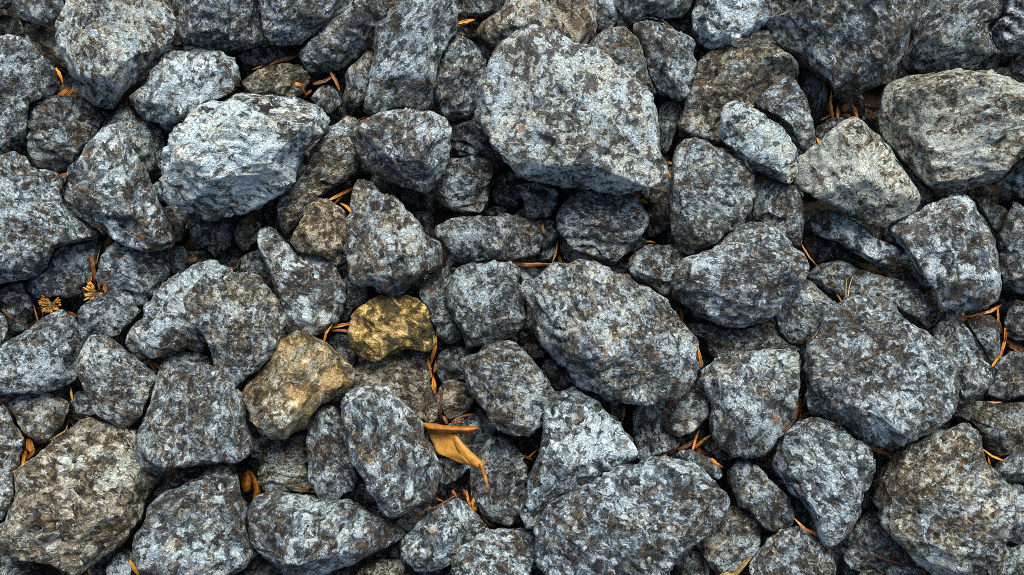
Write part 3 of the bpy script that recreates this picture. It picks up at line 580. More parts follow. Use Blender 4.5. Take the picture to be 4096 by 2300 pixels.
('D1',4,'1000,300 1060,250 1130,200 1200,190 1290,140 1400,90 1490,60 1560,55 1600,80 1640,140 1700,200 1740,270 1780,380 1800,480 1812,620 1830,740 1800,830 1720,870 1620,890 1520,912 1420,892 1360,850 1370,780 1310,700 1260,650 1200,580 1160,510 1120,440 1060,400 1010,350','h.3 t1 c-90/62/.6 c150/50/.5','big block with an orange rust mark on its face'),
('D1',2.4,'1630,90 1700,72 1760,115 1840,145 1880,180 1840,270 1790,340 1740,260 1690,170','t.85','small crusty stone behind the rust-marked block'),
('D1',3,'1812,560 1805,400 1832,260 1880,180 1920,110 1990,60 2080,50 2080,785 1950,777 1850,732 1822,660','t.8 w.3','tall dark stone standing against the rust-marked block'),
('D1',2.4,'1840,960 1870,880 1930,810 1990,785 2080,775 2080,1120 1940,1102 1880,1062 1840,1005','t.85','dark blue-grey stone above the bright orange curled leaf'),
('D1',2.4,'1555,960 1620,930 1720,918 1780,948 1822,1020 1817,1160 1802,1240 1760,1292 1700,1190 1640,1110 1600,1030','t.9','smooth grey stone with a faint orange stain, edged by orange leaves'),
('D1',3,'1310,1030 1360,960 1420,900 1480,888 1520,940 1550,980 1590,1050 1640,1120 1680,1190 1720,1260 1782,1320 1772,1390 1732,1440 1690,1497 1600,1547 1530,1545 1520,1450 1490,1330 1440,1240 1400,1150 1340,1090','t.9','narrow ridged stone wedged between the biggest rounded boulder and smooth grey stone'),
('D1',2.4,'1775,1290 1830,1228 1900,1188 2080,1220 2080,1485 1960,1512 1840,1547 1720,1500 1750,1420 1790,1350','t.9','dark speckled stone below the bright orange curled leaf'),
('D1',4,'400,1200 440,1130 480,1060 540,960 620,900 660,850 690,800 740,775 800,780 880,800 960,800 1020,830 1080,880 1130,940 1200,990 1260,1030 1320,1090 1390,1160 1440,1250 1490,1320 1530,1420 1535,1435 1520,1535 1490,1635 1430,1695 1340,1735 1230,1785 1100,1825 980,1850 880,1845 800,1825 720,1755 620,1690 520,1665 430,1635 395,1555 410,1435 400,1320','t.9 w.15 h.1 c-100/60/.8 c150/55/.6 c40/40/.4','very large rounded boulder with swirling grain'),
('D1',2.9,'190,920 230,860 280,760 340,700 400,660 450,690 530,750 600,810 655,845 665,900 610,970 550,1000 510,1050 440,1092 380,1132 300,1112 240,1042 210,980','t.95','blue-grey stone pressed against the very large swirling-grained boulder'),
('D2',3.8,'155,640 190,570 220,480 260,400 330,340 420,320 520,310 600,315 650,350 690,410 750,480 820,490 850,540 885,610 885,700 860,790 810,860 800,960 790,1040 740,1110 690,1190 640,1230 580,1232 520,1200 490,1130 470,1040 420,980 370,910 300,850 240,760 180,700','h.35 c-120/52/.6 c-30/56/.6','shield-shaped grey stone narrowing to a blunt foot'),
('D2',4,'910,780 950,690 1010,620 1070,550 1150,500 1250,440 1340,400 1440,390 1500,370 1540,330 1590,345 1650,390 1680,450 1690,520 1720,600 1760,680 1830,770 1880,850 1900,950 1895,1080 1880,1170 1840,1260 1780,1350 1700,1400 1560,1440 1400,1440 1280,1400 1180,1320 1110,1220 1030,1160 970,1090 950,1010 910,930','w.3 h.25 c-90/58/.6 c170/50/.5','large round knobbly boulder with a horn on its shoulder'),
('D2',2,'1470,310 1520,210 1640,195 1740,190 1870,185 2080,200 2080,560 1900,570 1820,600 1720,540 1690,450 1650,380 1590,330','t.75 w.25','dark layered slab behind the horned knobbly boulder'),
('D2',2.4,'1770,680 1800,630 1880,580 1950,530 2080,520 2080,785 1940,777 1850,762 1800,720','t.8','dark stone beside small orange leaves near the horned boulder'),
('D2',2.3,'1840,790 1930,780 2080,790 2080,1210 1960,1217 1880,1192 1880,1050 1880,950','t.95','blue-grey stone squeezed against the side of the horned boulder'),
('D2',2.3,'1720,1400 1810,1290 1850,1240 1960,1220 2080,1230 2080,1490 1700,1490','t.9','grey stone at the foot of the horned boulder'),
('D2',2.4,'670,1290 700,1200 740,1130 800,1050 850,990 920,978 970,1030 1000,1100 1060,1180 1130,1230 1170,1320 1210,1410 1100,1450 960,1485 860,1440 780,1420 700,1370','t.85','stone with a dark brown twig resting on it'),
('D2',3,'735,1490 800,1420 880,1408 960,1438 995,1490','h.5','pale stone tip below the twig-bearing stone'),
('D2',3.4,'-45,1490 0,1380 60,1270 130,1190 220,1140 300,1085 370,1088 440,1130 500,1190 550,1240 600,1310 650,1380 690,1460 695,1490','h.25 w.25','dome-shaped speckled stone below the shield-shaped stone'),
('C2',3,'1640,770 1650,700 1700,640 1780,620 1860,650 1930,720 2000,790 2060,850 2100,900 2127,990 2112,1070 2070,1100 1980,1122 1900,1102 1840,1022 1790,975 1720,960 1700,870','t.85 w.2 c-90/60/.6','ridged brownish stone between the long streaked slab and shield-shaped stone'),
('C2',2.4,'1560,1080 1620,1010 1665,945 1740,943 1800,970 1850,1020 1892,1070 1882,1150 1862,1230 1832,1310 1760,1390 1700,1450 1560,1450 1480,1320 1420,1200 1490,1120','t.85 w.3','chunky stone leaning on the end of the long streaked slab'),
('C2',2,'1265,1490 1285,1350 1340,1285 1420,1270 1492,1288 1522,1370 1535,1490','t.9','small squarish stone under the side of the long streaked slab'),
('C2',4,'250,1180 270,1100 310,1030 360,940 430,890 540,840 650,780 760,720 840,690 960,660 1040,620 1110,590 1170,565 1240,590 1330,610 1420,640 1500,670 1560,730 1620,790 1680,840 1692,910 1660,990 1600,1050 1540,1110 1480,1170 1420,1220 1340,1280 1280,1350 1230,1420 1200,1500 330,1500 280,1400 250,1300','t1 h.25 w.2 b.4 c-120/45/.6 c-45/60/.7 c110/40/.4','long streaked slab with a bright blue-white patch near its lower edge'),
('C2',3,'1255,595 1320,550 1380,535 1450,585 1530,605 1585,655 1610,730 1570,760 1450,680 1350,640','t.85','low stone rim behind the long streaked slab, under orange leaves'),
('C2',2,'1465,480 1520,425 1590,445 1650,530 1705,590 1640,622 1560,592 1500,545','t.7','dark stone chip under the square-shouldered boulder'),
('C0',3,'100,-60 660,-60 690,50 700,130 690,210 670,280 620,355 500,420 200,400 -100,345 -172,250 -152,190 -90,130 40,60','w.55 t.9 p.3','brown crusty stone with an orange-red corner behind the largest boulder'),
('B0',2.1,'1478,80 1485,-60 1880,-60 1860,50 1780,100 1700,120 1600,115 1500,110','t.8','dark stone overhanging dry leaves beside the tall upright block'),
('B0',1.2,'1488,210 1560,170 1630,150 1662,190 1650,265 1580,275 1510,245','t.8 w.3','little brownish stone by the orange leaves beside the tall upright block'),
('C0',2.4,'675,-60 810,-60 840,60 862,130 842,190 780,222 740,245 680,235 690,130 690,60','t.95','lilac-grey stone next to the orange-red-cornered stone'),
('C0',3.2,'640,380 700,280 740,240 800,205 860,190 910,195 950,240 1000,290 1030,360 1060,450 1080,530 1100,600 1135,680 1050,660 950,600 860,530 780,460','w.3','wedge-shaped stone resting against the shoulder of the largest boulder'),
('C0',3,'955,210 970,160 1030,125 1090,120 1170,140 1240,190 1310,230 1370,270 1412,320 1395,400 1430,460 1405,540 1382,620 1350,680 1290,717 1210,702 1150,682 1100,600 1080,500 1050,420 1040,340 990,270','h.25 c-110/55/.5','hand-shaped grey stone between the wedge-shaped and the broad brown-grey stones'),
('C0',3,'830,30 820,-60 1400,-60 1407,30 1370,80 1300,120 1200,132 1130,120 1050,120 990,150 940,177 880,140 860,90','t.85','dark stone with layered edge behind the hand-shaped grey stone'),
('C0',1.6,'1170,140 1300,125 1362,105 1365,190 1340,245 1270,220','t.75','small dark stone between the hand-shaped stone and the bright-centred stone'),
('C0',3.4,'1390,120 1400,40 1400,-60 1960,-60 1950,60 1920,130 1860,200 1830,250 1740,280 1640,310 1540,352 1470,342 1410,300 1390,220','h.15 w.2 c-90/60/.7','bright-centred stone with a greenish dark flank beside the broad dark boulder'),
('C0',1.6,'1385,420 1400,350 1440,365 1485,390 1455,445 1420,475','t.8 w.3','tiny brownish stone between the hand-shaped and the broad brown-grey stones'),
('C0',1.6,'1150,740 1230,728 1310,735 1310,800 1290,900 1255,1000 1200,1112 1160,1122 1140,950','t.7','dark column of stone in the slot beside the largest boulder'),
('D0',1.1,'750,760 800,700 835,760 845,830 790,835','t.7','dark chip among the needles in the gap under the broad dark boulder'),
('D0',1.6,'840,840 900,880 940,960 930,1015 860,965','t.7','dark chip between the peak of the pale pyramid and the pale lichened slab'),
('D2',1.6,'875,570 930,545 1005,575 1010,620 945,695 900,745','t.7','dark stone between the shield-shaped stone and the horned boulder, beside a brown leaf'),
('D2',1.1,'830,830 890,800 875,920 815,985','t.6','thin dark sliver in the slot between the shield-shaped stone and the horned boulder'),
('B2',1.6,'1055,1060 1130,1000 1220,940 1305,905 1325,960 1270,1020 1225,1085 1185,1125 1120,1125 1075,1095','t.75','dark rough stone between the large ribbed oval stone and the faceted grey stone'),
('B2',1.5,'840,955 930,945 1000,1005 1050,1035 1055,1090 960,1045','t.7','thin dark stone edge between the large ribbed oval stone and the beaked stone'),
('B2',1.5,'670,880 750,820 800,770 890,860 915,920 800,932 720,918','t.7','dark stone wedged under the narrow upright stone and the large ribbed oval stone'),
('B1',1.9,'640,600 700,590 740,680 870,735 845,820 760,880 700,955 625,975 690,850 690,700','t.75','dark bluish stone filling the space between the S-shaped and three-cornered stones'),
('B1',1.5,'555,1100 620,1055 720,1065 765,1180 795,1240 740,1325 670,1240 590,1180','t.65','dark stone between the olive-green stone and the yellow lichen-crusted stone'),
('B1',1.2,'1735,30 1800,-25 1910,-5 1960,60 1925,135 1830,135 1755,90','t.65','dark stone in the black hollow below the largest boulder beside the crinkled stone'),
('B1',1.2,'1690,165 1760,130 1850,150 1850,200 1720,205','t.65','dark flake just behind the long flat dark stone'),
('C1',2,'125,560 180,595 235,650 205,695 160,685 140,620','t.75','small dark stone between the squarish cracked stone and the large blotched boulder'),
('A1',1,'1395,470 1480,450 1545,500 1500,545 1440,545','t.7','dark chip behind the pale lichen-topped stone beside the pinkish leaf piece'),
('D2',1.1,'325,890 380,925 425,1000 405,1065 335,1035','t.7','small dark stone between the shield-shaped stone and the ridged brownish stone'),
]

# ------------------------------------------------------------------ the stones, outlines first
LEVEL0, LEVEL1 = -0.006, 0.0215
PLAN = []
for i, (tile, lev, pts, lk, label) in enumerate(STONES):
    d, cuts, centre = look(lk)
    px = tile_px(tile, parse(pts))
    area, cen = poly_area_centre(px)
    # stones that the frame cuts go on outside it
    for k, lim in ((0, W_PX), (1, H_PX)):
        for lo in (True, False):
            out = px[:, k] < 0 if lo else px[:, k] > lim
            if out.any():
                e = -px[out, k] if lo else px[out, k] - lim
                e = np.minimum(e * 5, 60 + 0.35 * math.sqrt(area))
                px[out, k] = -e if lo else lim + e
                px[out, 1 - k] = cen[1 - k] + (px[out, 1 - k] - cen[1 - k]) * 0.75
    area, cen = poly_area_centre(px)
    if centre:
        cen = tile_px(tile, [centre])[0]
    PLAN.append(dict(i=i, px=px, cen=cen, area=area, z=LEVEL0 + LEVEL1 * lev, d=d, cuts=cuts, label=label,
                     lo=px.min(0), hi=px.max(0)))


def make_stone(S):
    r = np.random.default_rng(1000 + S['i'])
    C = at_height(S['cen'][None], S['z'])[0]
    zl = CAM - C
    zl = zl / np.linalg.norm(zl)
    xl = CR - zl * (CR @ zl)
    xl /= np.linalg.norm(xl)
    yl = np.cross(zl, xl)
    # the outline laid on the plane through the stone's middle
    d = ray(S['px'])
    t = ((C - CAM) @ zl) / (d @ zl)
    P = CAM + d * t[:, None] - C
    poly = np.stack((P @ xl, P @ yl), -1)
    poly = smooth_poly(poly)
    A, _ = poly_area_centre(poly)
    Rm = math.sqrt(A / math.pi)
    cov = np.cov((poly - poly.mean(0)).T)
    minor = math.sqrt(np.linalg.eigvalsh(cov)[0] * 2)
    base = min(Rm, 1.25 * minor)
    Ht = base * r.uniform(.68, .90) * S['d']['H']
    Hb = min(base * 1.0, S['z'] + 0.012)
    level = 6 if S['area'] > 190000 else 5 if S['area'] > 22000 else 4
    me0, pol, az = ico(level)
    R = radius_fn(poly, az)
    p = rock_shape(pol, az, R, Rm, Ht, Hb, S['cuts'], r, int(S['d']['n']))
    rot = rand_rot(r)
    S['grain_scale'] = r.uniform(.72, 1.4)
    off = r.uniform(-20, 20, 3)
    grain = p @ rot.T + off
    # stones lying on top press the one below down along the line of sight
    wpos = C + p[:, :1] * xl + p[:, 1:2] * yl + p[:, 2:] * zl
    upx = to_px(wpos)
    for T in PLAN:
        if (T['z'], T['area']) <= (S['z'], S['area']) or T is S:
            continue
        if (T['lo'] > S['hi'] + 70).any() or (T['hi'] < S['lo'] - 70).any():
            continue
        near = np.where((upx > T['lo'] - 75).all(1) & (upx < T['hi'] + 75).all(1) & (p[:, 2] > -0.2 * Ht))[0]
        if not len(near):
            continue
        dist = poly_dist(upx[near], T['px'])
        step = min(.013, .55 * (T['z'] - S['z']) + .003)
        lim = T['z'] - step + np.where(dist > 0, dist * 0.000195 * 1.25, dist * 0.000195 * 0.9)
        over = np.maximum(wpos[near, 2] - lim, 0)
        p[near, 2] -= over
        wpos[near, 2] -= over
    p = roughen(p, Rm, Ht, grain, r, S['i'] * 31)
    me = me0.copy()
    M = np.stack((xl, yl, zl), 1)
    wv = p @ M.T
    base_z = wv[:, 2].min()
    org = C + np.array((0, 0, base_z))
    wv = wv - np.array((0, 0, base_z))
    me.vertices.foreach_set('co', wv.ravel())
    me.attributes['grain'].data.foreach_set('vector', (grain * S['grain_scale']).ravel())
    me.update()
    me.name = 'stone'
    me.materials.clear()
    me.materials.append(ROCK)
    o = bpy.data.objects.new('stone', me)
    o.location = org
    COL.link(o)
    k = S['d']
    o['label'], o['category'] = S['label'], 'stone'
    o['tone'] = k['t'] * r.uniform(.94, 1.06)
    o['warm'] = min(1.0, max(0.0, k['w'] + r.uniform(-.15, .22)))
    o['white'], o['spot'] = k['h'] + r.uniform(-.35, .35), k['s'] + r.uniform(-.6, .3)
    o['yellow'], o['blue'], o['pink'], o['fleck'] = k['y'], k['b'] + r.uniform(0, .3), k['p'], k['g']
    return o


for S in PLAN:
    S['obj'] = make_stone(S)

# ------------------------------------------------------------------ ground and the stones that nobody can count
bm = bmesh.new()
bmesh.ops.create_grid(bm, x_segments=60, y_segments=60, size=6)
me = bpy.data.meshes.new('ground')
bm.to_mesh(me)
bm.free()
me.materials.append(SOIL)
ground = bpy.data.objects.new('ground', me)
ground.location.z = -0.004
ground['kind'] = 'structure'
ground['label'], ground['category'] = 'dark soil under the loose stones', 'ground'
COL.link(ground)


def rock_bed(name, label, spots, level, tone):
    """many stones as one mesh; spots = (x, y, z, radius)"""
    me0, pol, az = ico(level)
    nv = len(pol)
    faces = np.empty(len(me0.polygons) * 3, np.int64)
    me0.loops  # loops of the triangles, in order
    li = np.empty(len(me0.loops), np.int32)
    me0.loops.foreach_get('vertex_index', li)
    V, G = [], []
    for j, (x, y, z, rad) in enumerate(spots):
        r = np.random.default_rng(50000 + j)
        k = r.integers(2, 4)
        ph = r.uniform(0, 6.28, 3)
        el = r.uniform(.75, 1.0)
        R = rad * (1 + .12 * np.sin(2 * az + ph[0]) + .08 * np.sin(3 * az + ph[1]) + .05 * np.sin(5 * az + ph[2]))
        p = rock_shape(pol, az, R, rad, rad * .72, min(rad, z + .01), [], r, 8)
        g = p @ rand_rot(r).T + r.uniform(-20, 20, 3)
        p = roughen(p, rad, rad * .72, g, r, j)
        a, b = r.uniform(-.3, .3, 2)
        p = p @ np.array(Matrix.Rotation(a, 3, 'X') @ Matrix.Rotation(b, 3, 'Y')).T
        V.append(p + np.array((x, y, z)))
        G.append(g)
    V, G = np.concatenate(V), np.concatenate(G)
    n = len(spots)
    idx = (li[None, :] + (np.arange(n) * nv)[:, None]).ravel().astype(np.int32)
    me = bpy.data.meshes.new(name)
    me.vertices.add(len(V)); me.loops.add(len(idx)); me.polygons.add(len(idx) // 3)
    me.vertices.foreach_set('co', V.ravel())
    me.loops.foreach_set('vertex_index', idx)
    me.polygons.foreach_set('loop_start', np.arange(0, len(idx), 3, dtype=np.int32))
    me.attributes.new('grain', 'FLOAT_VECTOR', 'POINT').data.foreach_set('vector', G.ravel())
    me.update(calc_edges=True)
    me.validate()
    me.shade_smooth()
    me.materials.append(ROCK)
    o = bpy.data.objects.new(name, me)
    o['kind'], o['label'], o['category'] = 'stuff', label, 'stones'
    o['tone'], o['warm'], o['white'], o['spot'] = tone, .25, .0, .05
    o['yellow'], o['blue'], o['pink'], o['fleck'] = 0.0, 0.15, 0.0, 0.0
    COL.link(o)
    return o


# underneath: fragments that only show as dark shapes in the gaps
under, y = [], -0.30
while y < 0.32:
    x = -0.50
    while x < 0.50:
        rad = random.uniform(.015, .024)
        under.append((x + random.uniform(-.01, .01), y + random.uniform(-.01, .01), random.uniform(-.004, .004), rad))
        x += rad * 1.75
    y += .033
rock_bed('stone_fragments', 'dark stone fragments on the soil beneath the loose stones', under, 3, .75)

# all round: the same bed of stones going on outside the frame
CORN = at_height(np.array([(0, 0), (W_PX, 0), (W_PX, H_PX), (0, H_PX)], float), 0.05)
MASK = [S['px'] for S in PLAN]
beyond = []
y = -1.0
while y < 1.0:
    x = -1.25
    while x < 1.25:
        rad = random.uniform(.032, .058)
        bx, by = x + random.uniform(-.012, .012), y + random.uniform(-.012, .012)
        bz = random.uniform(.045, .082)
        u = to_px(np.array([[bx, by, bz]]))[0]
        m = rad / .000195 * 1.05
        clear = not (-m < u[0] < W_PX + m and -m < u[1] < H_PX + m)
        if clear:
            for q in MASK:
                if (q.min(0) < 0).any() or q[:, 0].max() > W_PX or q[:, 1].max() > H_PX:
                    if poly_dist(u[None], q)[0] < m * .55:
                        clear = False
                        break
        if clear:
            beyond.append((bx, by, bz, rad))
        x += rad * 1.6
    y += .068
# smaller stones close the seam between the two
y = -0.42
while y < 0.44:
    x = -0.62
    while x < 0.62:
        rad = random.uniform(.020, .030)
        bx, by, bz = x + random.uniform(-.008, .008), y + random.uniform(-.008, .008), random.uniform(.02, .045)
        u = to_px(np.array([[bx, by, bz]]))[0]
        m = rad / .000195
        if not (-m * 1.3 < u[0] < W_PX + m * 1.3 and -m * 1.3 < u[1] < H_PX + m * 1.3):
            if -.48 < bx < .48 and -.30 < by < .30:
                beyond.append((bx, by, bz, rad))
        x += .040
    y += .036
rock_bed('stone_bed', 'bed of loose grey stones going on beyond the picked-out stones', beyond, 4, .95)

# ------------------------------------------------------------------ leaf litter, found by looking down at what lies under each pixel
bpy.context.view_layer.update()
DG = bpy.context.evaluated_depsgraph_get()


def surface(px):
    d = ray(px)
    d = d / np.linalg.norm(d)
    ok, loc, *_ = scene.ray_cast(DG, Vector(CAM), Vector(d))
    return loc.z if ok else 0.0


def link_mesh(name, verts, faces, mat, parent=None, grain=None, thick=None):
    bm = bmesh.new()
    lay = bm.verts.layers.float_vector.new('grain')
    vs_ = [bm.verts.new(v) for v in verts]
    for f in faces:
        try:
            bm.faces.new([vs_[i] for i in f])
        except ValueError:
            pass
    for i, v in enumerate(vs_):
        v[lay] = grain[i] if grain is not None else v.co
    if thick:
        bmesh.ops.recalc_face_normals(bm, faces=bm.faces)
        bmesh.ops.solidify(bm, geom=bm.faces[:], thickness=thick)
    me = bpy.data.meshes.new(name)
    bm.to_mesh(me)
    bm.free()
    me.shade_smooth()
    me.materials.append(mat)
    o = bpy.data.objects.new(name, me)
    COL.link(o)
    if parent:
        o.parent = parent
    return o


def resample(path, n):
    path = np.asarray(path, float)
    seg = np.hypot(*np.diff(path, axis=0).T)
    s = np.concatenate(([0], np.cumsum(seg)))
    t = np.linspace(0, s[-1], n)
    return np.stack((np.interp(t, s, path[:, 0]), np.interp(t, s, path[:, 1])), -1), s[-1]


def narrow_leaf(tile, path, width, mat, label, group, name='dry_leaf', lift=.004, zfix=None):
    """a thin dried blade: pointed at both ends, folded along its midrib, a little bowed"""
    path = np.array(path, float)
    a_, b_ = path[0].copy(), path[-1].copy()
    path[0] = a_ + (a_ - b_) * random.uniform(.05, .25)
    path[-1] = b_ + (b_ - a_) * random.uniform(.05, .25)
    mid = path.mean(0) + np.array((-(b_ - a_)[1], (b_ - a_)[0])) * random.uniform(-.12, .12)
    if len(path) == 2:
        path = np.array((path[0], mid, path[1]))
    px, L = resample(tile_px(tile, path), 11)
    w = random.uniform(.5, .9) * width / TILE[tile][2] / 2
    zs = np.array([surface(q) for q in px[::2]])
    lo = max(np.percentile(zs, 50), .036)
    za, zb = min(zs[0], lo + .006), min(zs[-1], lo + .006)
    z = np.linspace(max(za, lo - .004), max(zb, lo - .004), 11) + lift
    if zfix is not None:
        z = np.full(11, zfix)
    s = np.linspace(0, 1, 11)
    z = z + .0035 * random.uniform(.2, 1) * np.sin(math.pi * s) * min(1, L / 150)
    tang = np.gradient(px, axis=0)
    nrm = np.stack((-tang[:, 1], tang[:, 0]), -1)
    nrm /= np.linalg.norm(nrm, axis=1, keepdims=True) + 1e-9
    prof = np.sin(math.pi * np.clip(.05 + .9 * s, 0, 1) ** random.uniform(.5, 1.6)) ** random.uniform(.55, 1.1)
    fold, twist = random.uniform(-.6, 2.2), random.uniform(-1.8, 1.8)
    verts, grain = [], []
    for i in range(11):
        for j, t in enumerate((-1, -.5, 0, .5, 1)):
            wob = 1 + .2 * random.uniform(-1, 1)
            q = px[i] + nrm[i] * (t * w * prof[i] * wob)
            zz = z[i] + abs(t) * fold * w * prof[i] * .000195 + t * twist * w * prof[i] * .000195 * (s[i] - .3)
            verts.append(at_height(q[None], zz)[0])
            grain.append((t * w * .000195, s[i] * L * .000195, random.random() * .0005))
    org = np.mean(verts, axis=0)
    org[2] = min(v[2] for v in verts)
    verts = [tuple(v - org) for v in verts]
    faces = [(i * 5 + j, i * 5 + j + 1, i * 5 + j + 6, i * 5 + j + 5) for i in range(10) for j in range(4)]
    o = link_mesh(name, verts, faces, mat, None, grain, .00035)
    o.location = org
    o['label'], o['category'] = label, 'leaf'
    if group:
        o['group'] = group
    return o


def tube_mesh(pts, rad0, rad1, sides=6, knobs=0.0):
    pts = np.asarray(pts)
    n = len(pts)
    tang = np.gradient(pts, axis=0)
    verts, faces = [], []
    for i in range(n):
        t = tang[i] / (np.linalg.norm(tang[i]) + 1e-9)
        a = np.cross(t, (0.13, 0.2, 1.0)); a /= np.linalg.norm(a) + 1e-9
        b = np.cross(t, a)
        r = (rad0 + (rad1 - rad0) * i / (n - 1)) * (1 + knobs * random.uniform(-1, 1))
        for k in range(sides):
            an = 2 * math.pi * k / sides
            verts.append(pts[i] + r * (math.cos(an) * a + math.sin(an) * b))
    for i in range(n - 1):
        for k in range(sides):
            k2 = (k + 1) % sides
            faces.append((i * sides + k, i * sides + k2, (i + 1) * sides + k2, (i + 1) * sides + k))
    faces.append(tuple(range(sides))[::-1])
    faces.append(tuple((n - 1) * sides + k for k in range(sides)))
    return verts, faces


def path_3d(tile, path, n, lift, keep=55):
    px, _ = resample(tile_px(tile, path), n)
    z = np.array([surface(q) for q in px])
    lo = np.percentile(z, keep)
    z = np.minimum(z, lo + .008)
    for _ in range(3):
        z = np.maximum(z, np.convolve(np.pad(z, 1, 'edge'), (.25, .5, .25), 'valid'))
    return at_height_many(px, z + lift)


def at_height_many(px, z):
    return np.array([at_height(px[i][None], z[i])[0] for i in range(len(px))])


def stem(tile, path, w0, w1, mat, name, label, cat, parent=None, n=18, lift=.0022, knobs=.1, keep=55):
    pts = path_3d(tile, path, n, lift, keep)
    org = np.zeros(3) if parent else np.array((*pts.mean(0)[:2], pts[:, 2].min()))
    m = .000195 / TILE[tile][2] / 2
    v, f = tube_mesh(pts - org, w0 * m, w1 * m, 6, knobs)
    o = link_mesh(name, [tuple(a) for a in v], f, mat, parent)
    if not parent:
        o.location = org
        o['label'], o['category'] = label, cat
    return o


